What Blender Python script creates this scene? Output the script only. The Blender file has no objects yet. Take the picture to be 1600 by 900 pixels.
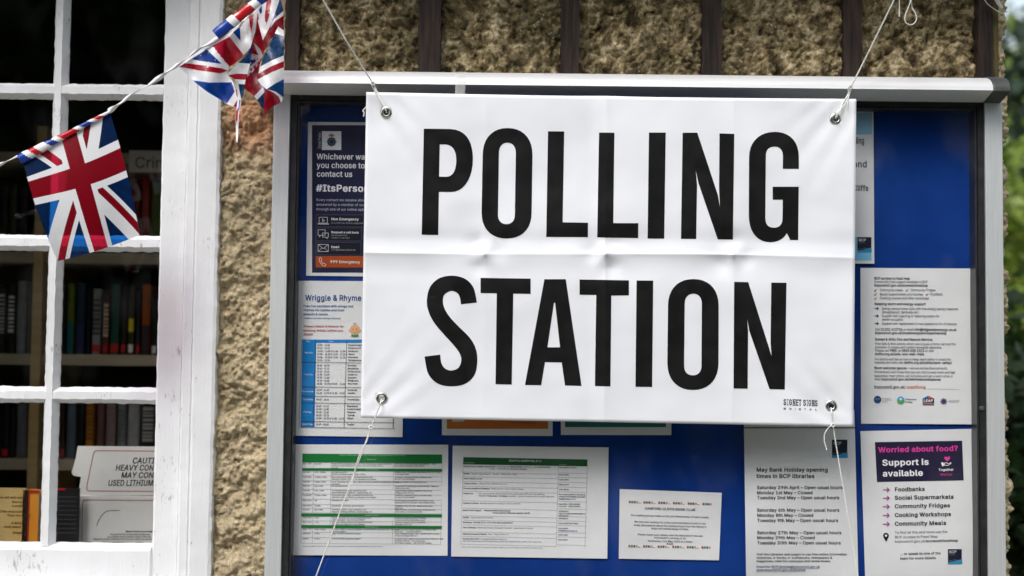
import bpy, bmesh, math, random
import numpy as np
from mathutils import Vector, Matrix, noise

random.seed(7)
scene = bpy.context.scene
COL = scene.collection
R = math.radians

# ------------------------------------------------------------------ camera
CAM_LOC = Vector((0.0, -2.40, 1.55))
FPX = 2000.0                       # focal length in photo pixels (1600 wide)
PITCH, ROLL = R(2.9), R(0.62)
CAM_ROT = Matrix.Rotation(math.pi / 2 + PITCH, 3, 'X') @ Matrix.Rotation(ROLL, 3, 'Z')
cam = bpy.data.cameras.new('camera')
cam.sensor_width = 36.0
cam.lens = FPX / 1600 * 36.0
cam.clip_start, cam.clip_end = 0.05, 1000.0
cam.dof.use_dof = True
cam.dof.focus_distance = 2.32
cam.dof.aperture_fstop = 2.2
cam_ob = bpy.data.objects.new('camera', cam)
COL.objects.link(cam_ob)
cam_ob.matrix_world = Matrix.Translation(CAM_LOC) @ CAM_ROT.to_4x4()
scene.camera = cam_ob

# ------------------------------------------------------------------ light
SUN_DIR = Vector((-0.35, -0.62, 0.92)).normalized()
world = bpy.data.worlds.new('World')
scene.world = world
world.use_nodes = True
wn, wl = world.node_tree.nodes, world.node_tree.links
bg = wn['Background']
sky = wn.new('ShaderNodeTexSky')
sky.sky_type = 'NISHITA'
sky.sun_disc = False
sky.sun_elevation = math.asin(SUN_DIR.z)
sky.sun_rotation = math.atan2(SUN_DIR.x, SUN_DIR.y)
sky.dust_density = 3.0
sky.air_density = 1.0
hs = wn.new('ShaderNodeHueSaturation')      # overcast: most of the blue is gone
hs.inputs['Saturation'].default_value = 0.5
wl.new(sky.outputs[0], hs.inputs['Color'])
wl.new(hs.outputs[0], bg.inputs['Color'])
bg.inputs['Strength'].default_value = 0.15
sun = bpy.data.lights.new('sun', 'SUN')
sun.energy = 1.1
sun.angle = R(22)
sun.color = (1.0, 0.995, 0.985)
sun_ob = bpy.data.objects.new('sun', sun)
COL.objects.link(sun_ob)
sun_ob.rotation_euler = SUN_DIR.to_track_quat('Z', 'Y').to_euler()
sun_ob.location = (-2, -5, 8)
vs = scene.view_settings
vs.view_transform = 'Standard'
vs.look = 'None'
vs.exposure = 0.83
vs.gamma = 1.0
vs.use_curve_mapping = False
scene.cycles.max_bounces = 10
scene.cycles.transparent_max_bounces = 16

# ------------------------------------------------------------------ helpers
def P(px, py, Y):
    """Point of the vertical plane y = Y that the photo shows at (px, py): survey of the real place."""
    d = CAM_ROT @ Vector((px - 800.0, 450.0 - py, -FPX))
    t = (Y - CAM_LOC.y) / d.y
    return CAM_LOC + d * t

def lin(c):
    out = []
    for v in c:
        v = v / 255.0
        out.append(v / 12.92 if v <= 0.04045 else ((v + 0.055) / 1.055) ** 2.4)
    return out

def nd(nt, typ, **kw):
    n = nt.nodes.new(typ)
    for k, v in kw.items():
        setattr(n, k, v)
    return n

def base_mat(name, color, rough=0.5, spec=0.5, metal=0.0):
    m = bpy.data.materials.new(name)
    m.use_nodes = True
    b = m.node_tree.nodes['Principled BSDF']
    b.inputs['Base Color'].default_value = (*color, 1)
    b.inputs['Roughness'].default_value = rough
    b.inputs['Specular IOR Level'].default_value = spec
    b.inputs['Metallic'].default_value = metal
    return m, m.node_tree, b

def noise_mat(name, c1, c2, scale=30, rough=0.6, spec=0.4, bump=0.0, bscale=None, detail=6, stretch=(1, 1, 1),
              lo=0.35, hi=0.65, metal=0.0, bdist=0.002, rvar=0.0):
    m, nt, b = base_mat(name, c1, rough, spec, metal)
    tc = nd(nt, 'ShaderNodeTexCoord')
    mp = nd(nt, 'ShaderNodeMapping')
    mp.inputs['Scale'].default_value = stretch
    nt.links.new(tc.outputs['Object'], mp.inputs['Vector'])
    n = nd(nt, 'ShaderNodeTexNoise')
    n.inputs['Scale'].default_value = scale
    n.inputs['Detail'].default_value = detail
    nt.links.new(mp.outputs[0], n.inputs['Vector'])
    r = nd(nt, 'ShaderNodeValToRGB')
    r.color_ramp.elements[0].position, r.color_ramp.elements[1].position = lo, hi
    r.color_ramp.elements[0].color = (*c1, 1)
    r.color_ramp.elements[1].color = (*c2, 1)
    nt.links.new(n.outputs['Fac'], r.inputs[0])
    nt.links.new(r.outputs[0], b.inputs['Base Color'])
    if rvar:
        mr = nd(nt, 'ShaderNodeMapRange')
        mr.inputs['To Min'].default_value = rough - rvar
        mr.inputs['To Max'].default_value = rough + rvar
        nt.links.new(n.outputs['Fac'], mr.inputs['Value'])
        nt.links.new(mr.outputs[0], b.inputs['Roughness'])
    if bump:
        n2 = nd(nt, 'ShaderNodeTexNoise')
        n2.inputs['Scale'].default_value = bscale or scale * 3
        n2.inputs['Detail'].default_value = 8
        nt.links.new(mp.outputs[0], n2.inputs['Vector'])
        bp = nd(nt, 'ShaderNodeBump')
        bp.inputs['Strength'].default_value = bump
        bp.inputs['Distance'].default_value = bdist
        nt.links.new(n2.outputs['Fac'], bp.inputs['Height'])
        nt.links.new(bp.outputs[0], b.inputs['Normal'])
    return m

_ink = {}
def ink(c, rough=0.45):
    """Printed colour, given as the 0-255 sRGB value of the ink."""
    k = (tuple(c), rough)
    if k not in _ink:
        _ink[k] = base_mat('ink_%d_%d_%d' % tuple(c), lin(c), rough, 0.35)[0]
    return _ink[k]

# ---- objects
def thing(name, label, cat, loc, group=None):
    o = bpy.data.objects.new(name, None)
    o.empty_display_size = 0.05
    COL.objects.link(o)
    o.location = loc
    o['label'], o['category'] = label, cat
    if group:
        o['group'] = group
    return o

def origin(o):
    v = Vector((0, 0, 0))
    while o is not None:
        v = v + o.location
        o = o.parent
    return v

class MB:
    def __init__(self):
        self.v, self.f, self.m, self.mats = [], [], [], []
    def mi(self, m):
        if m not in self.mats:
            self.mats.append(m)
        return self.mats.index(m)
    def add(self, vs, fs, m):
        k = len(self.v)
        self.v += [tuple(p) for p in vs]
        self.f += [tuple(i + k for i in f) for f in fs]
        self.m += [self.mi(m)] * len(fs)
    def box(self, a, b, m):
        (x0, y0, z0), (x1, y1, z1) = a, b
        v = [(x0, y0, z0), (x1, y0, z0), (x1, y1, z0), (x0, y1, z0), (x0, y0, z1), (x1, y0, z1), (x1, y1, z1), (x0, y1, z1)]
        self.add(v, [(0, 3, 2, 1), (4, 5, 6, 7), (0, 1, 5, 4), (1, 2, 6, 5), (2, 3, 7, 6), (3, 0, 4, 7)], m)
    def tube(self, pts, r, m, sides=7, smooth=4, cap=True):
        pts = [Vector(p) for p in pts]
        if smooth > 1 and len(pts) > 2:
            q = []
            for i in range(len(pts) - 1):
                p0, p1, p2, p3 = pts[max(i - 1, 0)], pts[i], pts[i + 1], pts[min(i + 2, len(pts) - 1)]
                for j in range(smooth):
                    t = j / smooth
                    q.append(0.5 * ((2 * p1) + (p2 - p0) * t + (2 * p0 - 5 * p1 + 4 * p2 - p3) * t * t + (3 * p1 - p0 - 3 * p2 + p3) * t ** 3))
            q.append(pts[-1])
            pts = q
        n = len(pts)
        rr = r if isinstance(r, (list, tuple)) else None
        vs, fs = [], []
        for i, p in enumerate(pts):
            d = (pts[min(i + 1, n - 1)] - pts[max(i - 1, 0)]).normalized()
            a = d.cross(Vector((0, 1, 0)))
            if a.length < 1e-3:
                a = d.cross(Vector((1, 0, 0)))
            a.normalize()
            b = d.cross(a)
            ri = r if rr is None else rr[0] + (rr[1] - rr[0]) * i / (n - 1)
            for k in range(sides):
                t = 2 * math.pi * k / sides
                vs.append(p + (a * math.cos(t) + b * math.sin(t)) * ri)
        for i in range(n - 1):
            for k in range(sides):
                k2 = (k + 1) % sides
                fs.append((i * sides + k, i * sides + k2, (i + 1) * sides + k2, (i + 1) * sides + k))
        if cap:
            fs.append(tuple(range(sides)))
            fs.append(tuple(range((n - 1) * sides, n * sides))[::-1])
        self.add(vs, fs, m)
    def prism(self, prof, x0, x1, m):
        """profile of (y, z) points swept along x."""
        n = len(prof)
        v = [(x0, y, z) for y, z in prof] + [(x1, y, z) for y, z in prof]
        f = [(i, (i + 1) % n, n + (i + 1) % n, n + i) for i in range(n)]
        f += [tuple(range(n))[::-1], tuple(range(n, 2 * n))]
        self.add(v, f, m)
    def obj(self, name, parent=None, smooth=False, bevel=0.0):
        me = bpy.data.meshes.new(name)
        o = bpy.data.objects.new(name, me)
        COL.objects.link(o)
        off = Vector((0, 0, 0))
        if parent is not None:
            o.parent = parent
            off = origin(parent)
        me.from_pydata([(x - off.x, y - off.y, z - off.z) for x, y, z in self.v], [], self.f)
        for m in self.mats:
            me.materials.append(m)
        if len(self.mats) > 1:
            me.polygons.foreach_set('material_index', self.m)
        if smooth:
            me.polygons.foreach_set('use_smooth', [True] * len(me.polygons))
        me.update()
        if bevel:
            bv = o.modifiers.new('bevel', 'BEVEL')
            bv.width, bv.segments, bv.limit_method = bevel, 2, 'ANGLE'
        return o

# ---- lettering: outlines of one plain sans alphabet (units of 1/100 cap height)
GLYPHS = '''
A|94|3 0 40 100 54 100 91 0 78 0 56 59 52 73 46 94 48 94 42 73 37 59 17 0;22 28 22 39 73 39 73 28
B|90|12 0 12 100 47 100 57 99 65 96 71 92 75 87 77 81 78 73 78 68 76 63 70 56 62 52 67 51 71 48 76 45 79 40 81 34 82 27 81 20 79 13 74 8 68 4 59 1 48 0;24 11 48 11 58 12 65 16 69 21 70 27 69 32 67 36 64 40 60 43 55 45 49 45 24 45;24 56 47 56 57 58 61 61 64 64 65 68 66 73 65 79 61 84 56 88 47 89 24 89
C|100|53 -1 44 -1 37 1 30 5 23 10 18 16 14 23 10 31 9 40 8 50 9 60 10 69 14 77 18 84 23 90 30 95 37 99 44 101 53 101 67 99 73 96 79 93 84 88 88 82 91 76 93 68 80 68 77 78 70 84 62 88 53 90 44 88 36 85 30 79 25 72 21 62 20 50 21 38 25 28 30 21 36 15 44 12 53 10 62 12 70 16 77 22 80 32 93 32 91 24 88 18 84 12 79 7 73 4 67 1 60 -1
D|99|43 0 19 0 19 11 42 11 53 12 62 16 70 22 74 29 77 39 78 50 77 61 75 71 70 79 63 84 54 88 43 89 18 89 18 100 44 100 54 99 62 97 69 94 78 87 85 77 88 69 90 60 91 50 90 40 88 31 85 23 81 16 75 11 69 6 61 3 53 1;24 100 24 0 12 0 12 100
E|82|12 0 12 100 73 100 73 89 24 89 24 56 70 56 70 45 24 45 24 11 74 11 74 0
F|81|12 0 12 100 73 100 73 89 24 89 24 55 68 55 68 43 24 43 24 0
G|102|53 -1 44 -1 36 1 29 5 23 10 18 16 14 23 10 31 9 40 8 50 9 60 10 69 14 77 18 84 23 90 29 95 36 99 44 101 52 101 60 101 67 99 73 96 79 92 84 87 88 82 91 76 93 69 80 69 76 77 70 84 62 88 52 90 44 88 36 85 30 79 25 72 21 62 20 50 21 38 25 28 30 21 36 15 44 12 53 10 61 11 68 14 74 18 78 24 81 31 82 40 85 39 56 39 56 50 94 50 94 39 93 28 89 18 82 10 74 4 64 0
H|102|12 0 12 100 24 100 24 57 77 57 77 100 90 100 90 0 77 0 77 46 24 46 24 0
I|59|6 0 6 11 23 11 23 89 6 89 6 100 53 100 53 89 36 89 36 11 53 11 53 0
J|78|36 -1 24 1 15 6 10 12 7 20 7 29 7 34 19 34 19 29 20 20 24 15 29 11 36 10 43 11 49 15 52 20 53 29 53 100 66 100 66 29 65 20 62 12 58 6 48 1
K|92|21 29 21 42 27 51 34 60 42 68 71 100 88 100 45 54;12 0 12 100 24 100 24 66 24 44 24 38 24 0;73 0 37 51 45 61 88 0
L|77|12 0 12 100 24 100 24 11 71 11 71 0
M|123|12 0 12 100 30 100 54 37 56 31 59 24 61 16 63 10 60 10 62 16 65 24 67 31 69 37 94 100 112 100 112 0 99 0 99 57 99 64 99 72 99 81 100 90 101 90 98 80 95 71 92 63 90 57 67 0 56 0 33 57 31 63 28 71 25 80 22 90 23 90 24 82 24 73 24 65 24 57 24 0
N|103|12 0 12 100 27 100 67 36 71 30 76 21 81 11 80 11 79 21 78 31 78 38 78 100 91 100 91 0 76 0 40 57 35 65 29 75 21 89 23 89 24 75 24 64 25 57 25 0
O|105|52 -1 44 -1 37 1 30 5 23 10 18 16 14 23 10 31 9 40 8 50 9 60 10 69 14 77 18 84 23 90 30 95 37 99 44 101 52 101 61 101 68 99 75 95 82 90 87 84 91 77 94 69 96 60 97 50 96 40 94 31 91 23 87 16 82 10 75 5 68 1 61 -1;52 10 61 12 69 15 75 21 80 28 83 38 85 50 83 62 80 72 75 79 69 85 61 88 52 90 44 88 36 85 30 79 25 72 21 62 20 50 21 38 25 28 30 21 36 15 44 12
P|87|12 0 12 100 46 100 57 99 65 96 72 91 77 84 79 77 80 68 79 60 77 52 72 46 65 41 57 38 46 37 21 37 21 48 46 48 53 48 58 50 63 54 65 58 67 63 68 68 67 74 65 79 63 83 58 86 53 88 46 89 24 89 24 0
Q|105|48 31 61 31 73 17 75 13 92 -9 79 -9 68 5 65 9;52 -1 44 -1 37 1 30 5 23 10 18 16 14 23 10 31 9 40 8 50 9 60 10 69 14 77 18 84 23 90 30 95 37 99 44 101 52 101 61 101 68 99 75 95 82 90 87 84 91 77 94 69 96 60 97 50 96 40 94 31 91 23 87 16 82 10 75 5 68 1 61 -1;52 10 61 12 69 15 75 21 80 28 83 38 85 50 83 62 80 72 75 79 69 85 61 88 52 90 44 88 36 85 30 79 25 72 21 62 20 50 21 38 25 28 30 21 36 15 44 12
R|88|12 0 12 100 46 100 57 99 65 96 72 91 77 85 80 78 80 69 80 61 77 53 72 47 65 43 57 40 46 39 19 39 19 50 46 50 53 51 59 52 63 55 66 59 67 64 68 69 67 75 66 80 63 83 58 86 53 88 46 89 24 89 24 0;69 0 45 45 60 45 84 0
S|88|44 -2 34 -1 25 2 18 6 13 12 9 19 8 27 21 27 22 22 24 17 28 14 33 12 44 10 50 10 56 12 61 14 65 18 67 22 68 27 67 32 65 35 58 40 48 44 36 47 25 51 17 57 12 64 10 73 11 81 15 88 20 94 27 98 35 100 45 101 54 100 62 98 69 94 74 88 77 82 79 74 66 74 64 81 59 86 53 89 44 90 38 90 33 88 29 86 25 82 23 78 23 74 23 69 26 66 33 61 42 58 52 55 61 52 71 47 78 39 80 34 80 27 79 19 76 12 71 7 64 2 55 -1
T|88|6 89 6 100 82 100 82 89 50 89 50 0 38 0 38 89
U|102|51 -2 40 0 30 3 22 9 17 16 13 24 12 34 12 100 24 100 24 35 25 28 28 22 32 17 37 13 43 11 51 10 59 11 65 13 70 17 74 22 76 28 77 35 77 100 90 100 90 34 89 24 85 16 79 9 71 3 62 0
V|94|40 0 3 100 17 100 38 41 42 27 49 6 46 6 52 27 57 41 78 100 91 100 55 0
W|135|30 0 3 100 16 100 32 39 34 29 37 18 39 8 37 8 39 18 42 29 44 39 60 100 75 100 91 39 93 29 96 18 98 8 96 8 98 18 100 29 103 39 119 100 132 100 104 0 90 0 72 63 69 77 66 93 69 93 66 78 62 63 45 0
X|93|4 0 43 56 43 46 6 100 20 100 35 79 40 71 44 65 48 57 46 57 50 65 53 71 59 79 73 100 88 100 51 47 51 56 90 0 75 0 57 25 53 32 49 38 45 45 48 45 44 39 41 33 36 25 18 0
Y|93|40 0 40 41 3 100 18 100 38 68 44 57 49 45 44 45 49 58 55 68 75 100 89 100 53 41 53 0
Z|86|8 0 8 9 54 76 60 85 67 93 68 89 56 89 44 89 8 89 8 100 78 100 78 91 33 25 26 16 19 7 18 11 30 11 42 11 79 11 79 0
a|77|31 -2 25 -1 19 1 13 4 9 9 7 14 6 21 7 27 8 32 11 35 15 38 25 41 35 43 46 45 52 46 54 48 54 50 52 58 47 63 38 65 29 63 23 59 20 54 8 57 11 63 15 68 20 71 26 74 38 76 47 75 56 71 60 68 63 63 65 57 66 49 66 0 54 0 54 10 50 5 42 0;33 9 40 10 45 12 49 15 52 18 54 23 54 27 54 37 51 36 45 35 39 34 34 33 26 31 20 27 19 24 18 21 20 14 26 10
b|83|45 -2 39 -1 34 1 27 6 23 12 22 12 22 0 10 0 10 100 22 100 22 63 23 63 27 68 34 73 39 75 45 76 54 74 62 71 68 65 73 58 76 48 77 37 76 26 73 17 68 9 62 3 54 0;43 9 50 10 55 13 59 17 62 23 64 30 64 37 64 45 62 51 59 57 55 61 50 64 43 65 37 64 32 61 28 57 25 52 23 45 22 37 23 29 25 23 28 17 32 13 37 10
c|78|41 -2 31 0 23 3 16 9 11 17 8 26 7 37 8 48 11 57 16 65 23 71 31 74 41 76 51 74 60 70 67 63 71 54 60 51 57 57 53 61 48 64 41 65 34 64 29 61 24 56 21 51 20 44 19 37 20 30 21 23 24 17 29 13 34 10 41 9 48 10 53 13 57 17 60 23 71 20 67 11 60 4 51 0
d|83|38 -2 30 0 22 3 16 9 11 17 8 26 7 37 8 48 11 58 16 65 22 71 30 74 38 76 45 75 50 73 56 68 60 63 61 63 61 100 73 100 73 0 61 0 61 12 60 12 56 6 50 1 45 -1;40 9 46 10 52 13 56 17 59 23 61 29 61 37 61 45 59 52 56 57 52 61 47 64 40 65 34 64 28 61 24 57 21 51 20 45 19 37 20 30 21 23 24 17 29 13 34 10
e|79|42 -2 32 0 23 3 16 9 11 17 8 26 7 37 8 48 11 57 16 65 23 71 31 74 40 76 52 74 58 71 63 67 67 62 70 55 72 48 73 38 73 33 20 33 20 27 22 21 25 16 30 12 35 10 42 9 50 10 56 14 60 21 72 18 69 12 66 8 61 4 56 1 49 -1;20 43 61 43 60 47 59 53 56 58 52 62 47 64 40 65 34 64 29 62 25 58 21 53
f|50|45 75 45 64 1 64 1 75;16 0 16 85 17 91 19 96 22 99 27 102 37 104 44 104 48 102 45 92 42 93 38 93 34 92 30 90 28 87 28 82 28 0
g|84|41 -30 33 -29 26 -27 16 -22 10 -14 20 -8 24 -13 30 -17 41 -19 49 -18 55 -15 60 -9 61 -1 61 13 60 13 56 8 50 3 45 1 38 1 30 2 22 5 16 11 11 18 8 27 7 38 8 48 11 58 16 65 22 71 30 74 39 76 45 75 50 73 57 68 60 63 62 63 62 75 73 75 73 -2 72 -11 69 -18 64 -23 57 -27 49 -29;40 12 47 12 52 15 56 19 59 24 61 30 61 38 61 45 59 52 56 57 52 61 47 64 40 65 34 64 29 61 24 57 21 52 20 45 19 38 20 30 21 24 24 19 29 15 34 12
h|81|22 45 22 0 10 0 10 100 22 100 22 57 20 57 24 65 30 71 37 74 45 76 52 75 58 72 63 69 67 63 69 56 70 47 70 0 58 0 58 46 57 54 54 60 48 63 41 65 36 64 32 62 28 60 25 56 23 51
i|33|10 0 10 75 22 75 22 0;16 87 13 88 11 89 9 92 8 95 9 98 11 101 13 102 16 103 20 102 22 101 24 98 25 95 24 92 22 89 20 88
j|33|10 75 22 75 22 -6 22 -12 20 -18 17 -22 13 -25 7 -27 1 -28 -2 -28 -2 -17 0 -17 5 -16 8 -14 10 -11 10 -6;16 87 13 88 11 89 9 92 8 95 9 98 11 101 13 102 16 103 20 102 22 101 24 98 25 95 24 92 22 89 20 88
k|75|22 27 22 42 24 42 56 75 71 75 36 39 35 39;10 0 10 100 22 100 22 0;58 0 29 37 38 45 73 0
l|37|27 0 20 1 15 4 11 9 10 17 10 100 22 100 22 19 24 12 26 11 29 10 32 10 33 11 36 1 32 0
m|120|10 0 10 75 22 75 22 58 21 58 23 64 26 68 34 74 43 76 51 75 56 71 61 65 63 58 61 58 63 63 66 67 75 74 86 76 92 75 98 73 103 70 106 65 109 58 109 50 109 0 97 0 97 50 96 57 93 61 88 64 82 65 78 64 74 63 68 57 66 49 66 0 54 0 54 51 53 57 50 61 45 64 39 65 31 63 27 60 25 57 23 52 22 47 22 0
n|81|22 45 22 0 10 0 10 75 22 75 22 57 20 57 24 65 30 71 37 74 45 76 52 75 58 72 63 69 67 63 69 56 70 47 70 0 58 0 58 46 57 54 54 60 48 63 41 65 36 64 32 62 28 60 25 56 23 51
o|82|41 -2 31 0 23 3 16 9 11 17 8 26 7 37 8 48 11 57 16 65 23 71 31 74 41 76 50 74 59 71 66 65 71 57 74 48 75 37 74 26 71 17 66 9 59 3 50 0;41 9 48 10 53 13 57 17 60 23 62 30 63 37 62 44 60 51 57 56 53 61 48 64 41 65 34 64 29 61 24 56 21 51 20 44 19 37 20 30 21 23 24 17 29 13 34 10
p|83|10 -28 10 75 22 75 22 63 23 63 27 68 34 73 39 75 45 76 54 74 62 71 68 65 73 58 76 48 77 37 76 26 73 17 68 9 62 3 54 0 45 -2 39 -1 34 1 27 6 23 12 22 12 22 -28;43 9 50 10 55 13 59 17 62 23 64 30 64 37 64 45 62 51 59 57 55 61 50 64 43 65 37 64 32 61 28 57 25 52 23 45 22 37 23 29 25 23 28 17 32 13 37 10
q|83|73 -28 61 -28 61 12 60 12 56 6 50 1 45 -1 38 -2 30 0 22 3 16 9 11 17 8 26 7 37 8 48 11 58 16 65 22 71 30 74 38 76 45 75 50 73 56 68 60 63 61 63 61 75 73 75;40 9 46 10 52 13 56 17 59 23 61 29 61 37 61 45 59 52 56 57 52 61 47 64 40 65 34 64 28 61 24 57 21 51 20 45 19 37 20 30 21 23 24 17 29 13 34 10
r|51|10 0 10 75 22 75 22 63 23 63 26 68 30 72 36 75 42 76 45 76 48 75 48 63 45 64 41 64 36 63 31 62 28 59 25 56 23 51 22 47 22 0
s|72|36 -2 28 -1 22 1 17 4 12 7 9 12 7 19 18 21 21 16 24 12 29 10 36 9 43 10 48 12 52 16 53 20 52 24 50 27 46 29 42 30 29 33 20 37 14 41 10 47 9 54 10 60 13 65 17 70 23 73 29 75 37 76 44 75 50 73 55 70 59 67 64 57 53 54 51 58 48 62 43 65 37 65 31 65 26 62 22 59 21 54 22 51 24 48 34 44 45 41 54 38 60 34 64 28 65 21 64 15 61 9 57 5 51 1 44 -1
t|45|40 75 40 64 1 64 1 75;13 93 25 93 25 19 25 15 27 12 29 10 33 10 36 10 40 11 42 0 38 -1 33 -1 25 0 18 4 14 10 13 18
u|81|36 -1 29 0 23 2 17 6 14 12 11 19 10 27 10 75 22 75 22 28 23 21 27 15 32 11 39 10 44 10 49 12 53 15 56 19 58 24 58 30 58 75 70 75 70 0 59 0 59 18 60 18 56 9 51 3 44 0
v|77|32 0 3 75 17 75 32 30 37 17 40 4 36 4 40 17 44 30 60 75 73 75 44 0
w|111|27 0 4 75 17 75 26 42 30 27 34 8 32 8 36 26 41 42 50 75 62 75 71 42 75 27 79 8 77 8 81 27 85 42 94 75 107 75 84 0 72 0 63 34 60 44 57 55 54 66 57 66 54 55 52 44 49 34 39 0
x|74|4 0 34 43 34 34 6 75 20 75 29 60 35 50 41 40 34 40 40 50 46 60 55 75 69 75 41 33 41 42 70 0 56 0 45 17 39 27 34 36 40 36 35 27 29 17 18 0
y|77|9 -27 12 -17 14 -17 20 -17 26 -15 30 -7 32 0 3 75 17 75 32 30 37 17 40 4 36 4 40 17 44 30 60 75 73 75 40 -11 35 -21 27 -27 18 -29 13 -28
z|75|8 0 8 9 50 63 9 63 9 75 65 75 65 65 25 12 25 11 67 11 67 0
0|89|45 -1 34 0 26 5 19 12 14 22 11 30 10 40 9 50 10 60 11 69 14 78 19 88 26 95 34 100 45 101 55 100 63 95 70 88 76 78 78 69 79 60 80 50 79 40 78 30 76 22 70 12 64 5 55 0;45 10 51 11 57 14 62 20 65 28 67 38 68 50 67 62 65 72 62 80 57 86 51 89 45 90 38 89 32 86 28 80 24 72 22 62 21 50 22 38 24 28 28 20 32 14 38 11
1|89|15 0 15 11 77 11 77 0;54 100 54 0 42 0 42 88 41 88 17 70 17 84 39 100
2|89|13 0 13 9 46 45 55 56 61 64 63 73 62 78 60 82 58 86 54 88 44 90 39 90 34 88 30 85 27 81 26 77 25 71 13 71 14 80 17 87 22 93 28 98 36 100 44 101 53 100 60 98 66 93 71 88 74 81 75 73 73 62 66 51 52 35 30 12 30 11 77 11 77 0
3|89|43 -1 34 -1 26 2 19 6 14 11 10 18 9 26 21 26 23 21 25 17 28 14 32 12 43 10 54 12 58 15 62 18 64 23 65 28 64 34 62 39 59 43 54 46 48 48 40 49 31 49 31 59 57 88 57 89 14 89 14 100 73 100 73 91 42 55 42 57 52 57 61 54 68 50 73 44 76 37 77 28 76 20 73 13 68 7 61 2 52 0
4|89|8 21 8 31 49 100 61 100 21 33 21 32 81 32 81 21;55 0 55 24 55 29 55 62 67 62 67 0
5|89|43 -1 35 0 28 2 21 6 16 12 13 18 12 26 24 26 25 21 27 17 34 12 43 10 49 11 54 13 59 16 62 21 64 26 64 32 64 38 62 43 58 48 54 52 49 54 43 54 33 53 25 48 13 50 19 100 72 100 72 89 30 89 26 59 27 59 35 64 45 66 52 65 58 63 63 60 68 56 72 51 74 45 76 39 77 32 76 23 73 15 67 8 61 3 53 0
6|89|44 -1 36 0 28 3 22 8 17 15 14 23 12 32 13 39 16 47 27 67 50 100 63 100 30 51 29 51 32 57 38 60 46 62 55 61 62 58 68 53 73 47 75 40 76 31 75 22 72 14 67 8 61 3 53 0;44 10 50 10 55 12 59 16 62 20 64 25 64 31 64 37 62 42 59 46 55 49 50 51 44 52 39 51 34 49 30 46 27 42 25 37 25 31 25 25 27 20 30 16 34 12 39 10
7|89|19 0 64 88 64 89 12 89 12 100 77 100 77 88 32 0
8|89|44 -1 35 0 27 2 20 7 15 12 11 19 10 27 11 33 13 38 16 43 20 47 25 50 30 52 23 55 18 61 15 67 14 75 15 82 18 88 22 94 29 98 36 100 44 101 53 100 60 98 66 94 71 88 74 82 75 75 74 67 71 61 66 55 59 52 64 50 69 47 73 43 76 38 78 33 79 27 78 19 74 12 69 7 62 2 54 0;44 10 51 10 56 12 60 14 63 18 66 22 66 27 65 32 63 37 60 41 56 44 50 46 44 46 39 46 33 44 29 41 26 37 23 32 23 27 23 22 25 18 29 14 33 12 38 10;44 57 54 59 58 62 60 65 62 69 63 74 62 79 60 83 58 86 54 88 44 90 35 88 31 86 28 83 27 79 26 74 27 69 28 65 31 62 35 59
9|89|44 101 53 100 61 97 67 92 72 85 75 77 76 68 76 61 73 53 62 33 39 0 26 0 59 49 60 49 57 43 50 40 43 38 34 39 27 42 21 47 16 53 13 60 12 69 14 78 17 86 22 92 28 97 36 100;44 90 39 90 34 88 30 84 27 80 25 75 25 69 25 63 27 58 30 54 34 51 39 49 44 48 50 49 55 51 59 54 62 58 64 63 64 69 64 75 62 80 59 84 55 88 50 90
.|37|19 -1 15 0 12 2 10 5 10 8 10 12 12 14 15 16 19 17 22 16 25 14 27 12 28 8 27 5 25 2 22 0
,|37|7 -23 13 14 27 14 17 -23
:|37|19 -1 15 0 12 2 10 5 10 8 10 12 12 14 15 16 19 17 22 16 25 14 27 12 28 8 27 5 25 2 22 0;19 53 15 54 12 56 10 59 10 62 10 66 12 69 15 70 19 71 22 70 25 69 27 66 28 62 27 59 25 56 22 54
;|37|7 -23 13 14 27 14 17 -23;20 53 17 54 14 56 12 59 11 62 12 66 14 69 17 70 20 71 24 70 27 69 29 66 29 62 29 59 27 56 24 54
-|89|66 48 66 37 22 37 22 48
–|69|69 48 69 37 0 37 0 48
&|88|39 -1 30 0 22 2 15 7 11 12 8 19 7 26 7 32 9 37 17 46 28 55 42 66 47 69 50 74 51 80 51 84 48 87 44 90 40 91 33 89 29 85 27 78 29 71 33 64 40 56 86 0 72 0 34 46 24 58 17 68 15 73 15 78 16 85 18 90 22 95 26 98 32 100 39 101 46 100 52 98 57 95 61 90 63 85 64 79 62 71 57 64 50 58 30 43 22 34 20 30 19 26 20 21 21 17 24 14 28 11 33 10 38 9 44 10 49 12 59 19 63 24 66 30 68 37 69 44 80 44 80 35 78 28 73 18 68 12 65 9 60 5 53 1 46 -1
@|133|70 -27 60 -26 52 -25 44 -22 33 -17 24 -10 17 -2 12 9 10 17 8 26 8 35 8 44 10 53 12 61 17 71 24 80 33 87 43 92 51 95 59 96 69 97 77 96 85 95 93 92 103 87 111 80 117 72 121 63 124 53 125 42 124 28 121 15 118 10 114 6 108 3 102 2 94 3 87 7 84 10 83 13 80 9 76 6 71 3 64 2 56 4 49 7 44 12 40 19 38 27 37 36 38 44 41 52 45 58 51 63 57 66 65 67 71 67 76 65 82 60 82 66 93 66 93 22 94 18 95 15 98 12 102 12 106 12 109 15 112 19 113 25 114 42 114 51 111 59 108 67 103 73 96 79 88 83 79 86 68 87 57 86 48 83 39 79 32 73 27 66 23 57 20 46 19 35 20 23 23 13 27 4 32 -3 40 -9 48 -13 59 -16 70 -17 81 -16 90 -14 96 -12 99 -21 91 -24 81 -26;65 13 71 13 75 15 79 19 81 23 83 36 82 43 81 49 78 53 75 55 65 57 60 57 56 54 52 51 50 47 48 36 49 25 52 20 55 16 59 14
#|87|48 0 64 100 74 100 58 0;2 28 4 38 79 38 77 28;12 0 29 100 39 100 23 0;8 62 10 72 84 72 83 62
/|49|46 105 14 -15 3 -15 35 105
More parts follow.
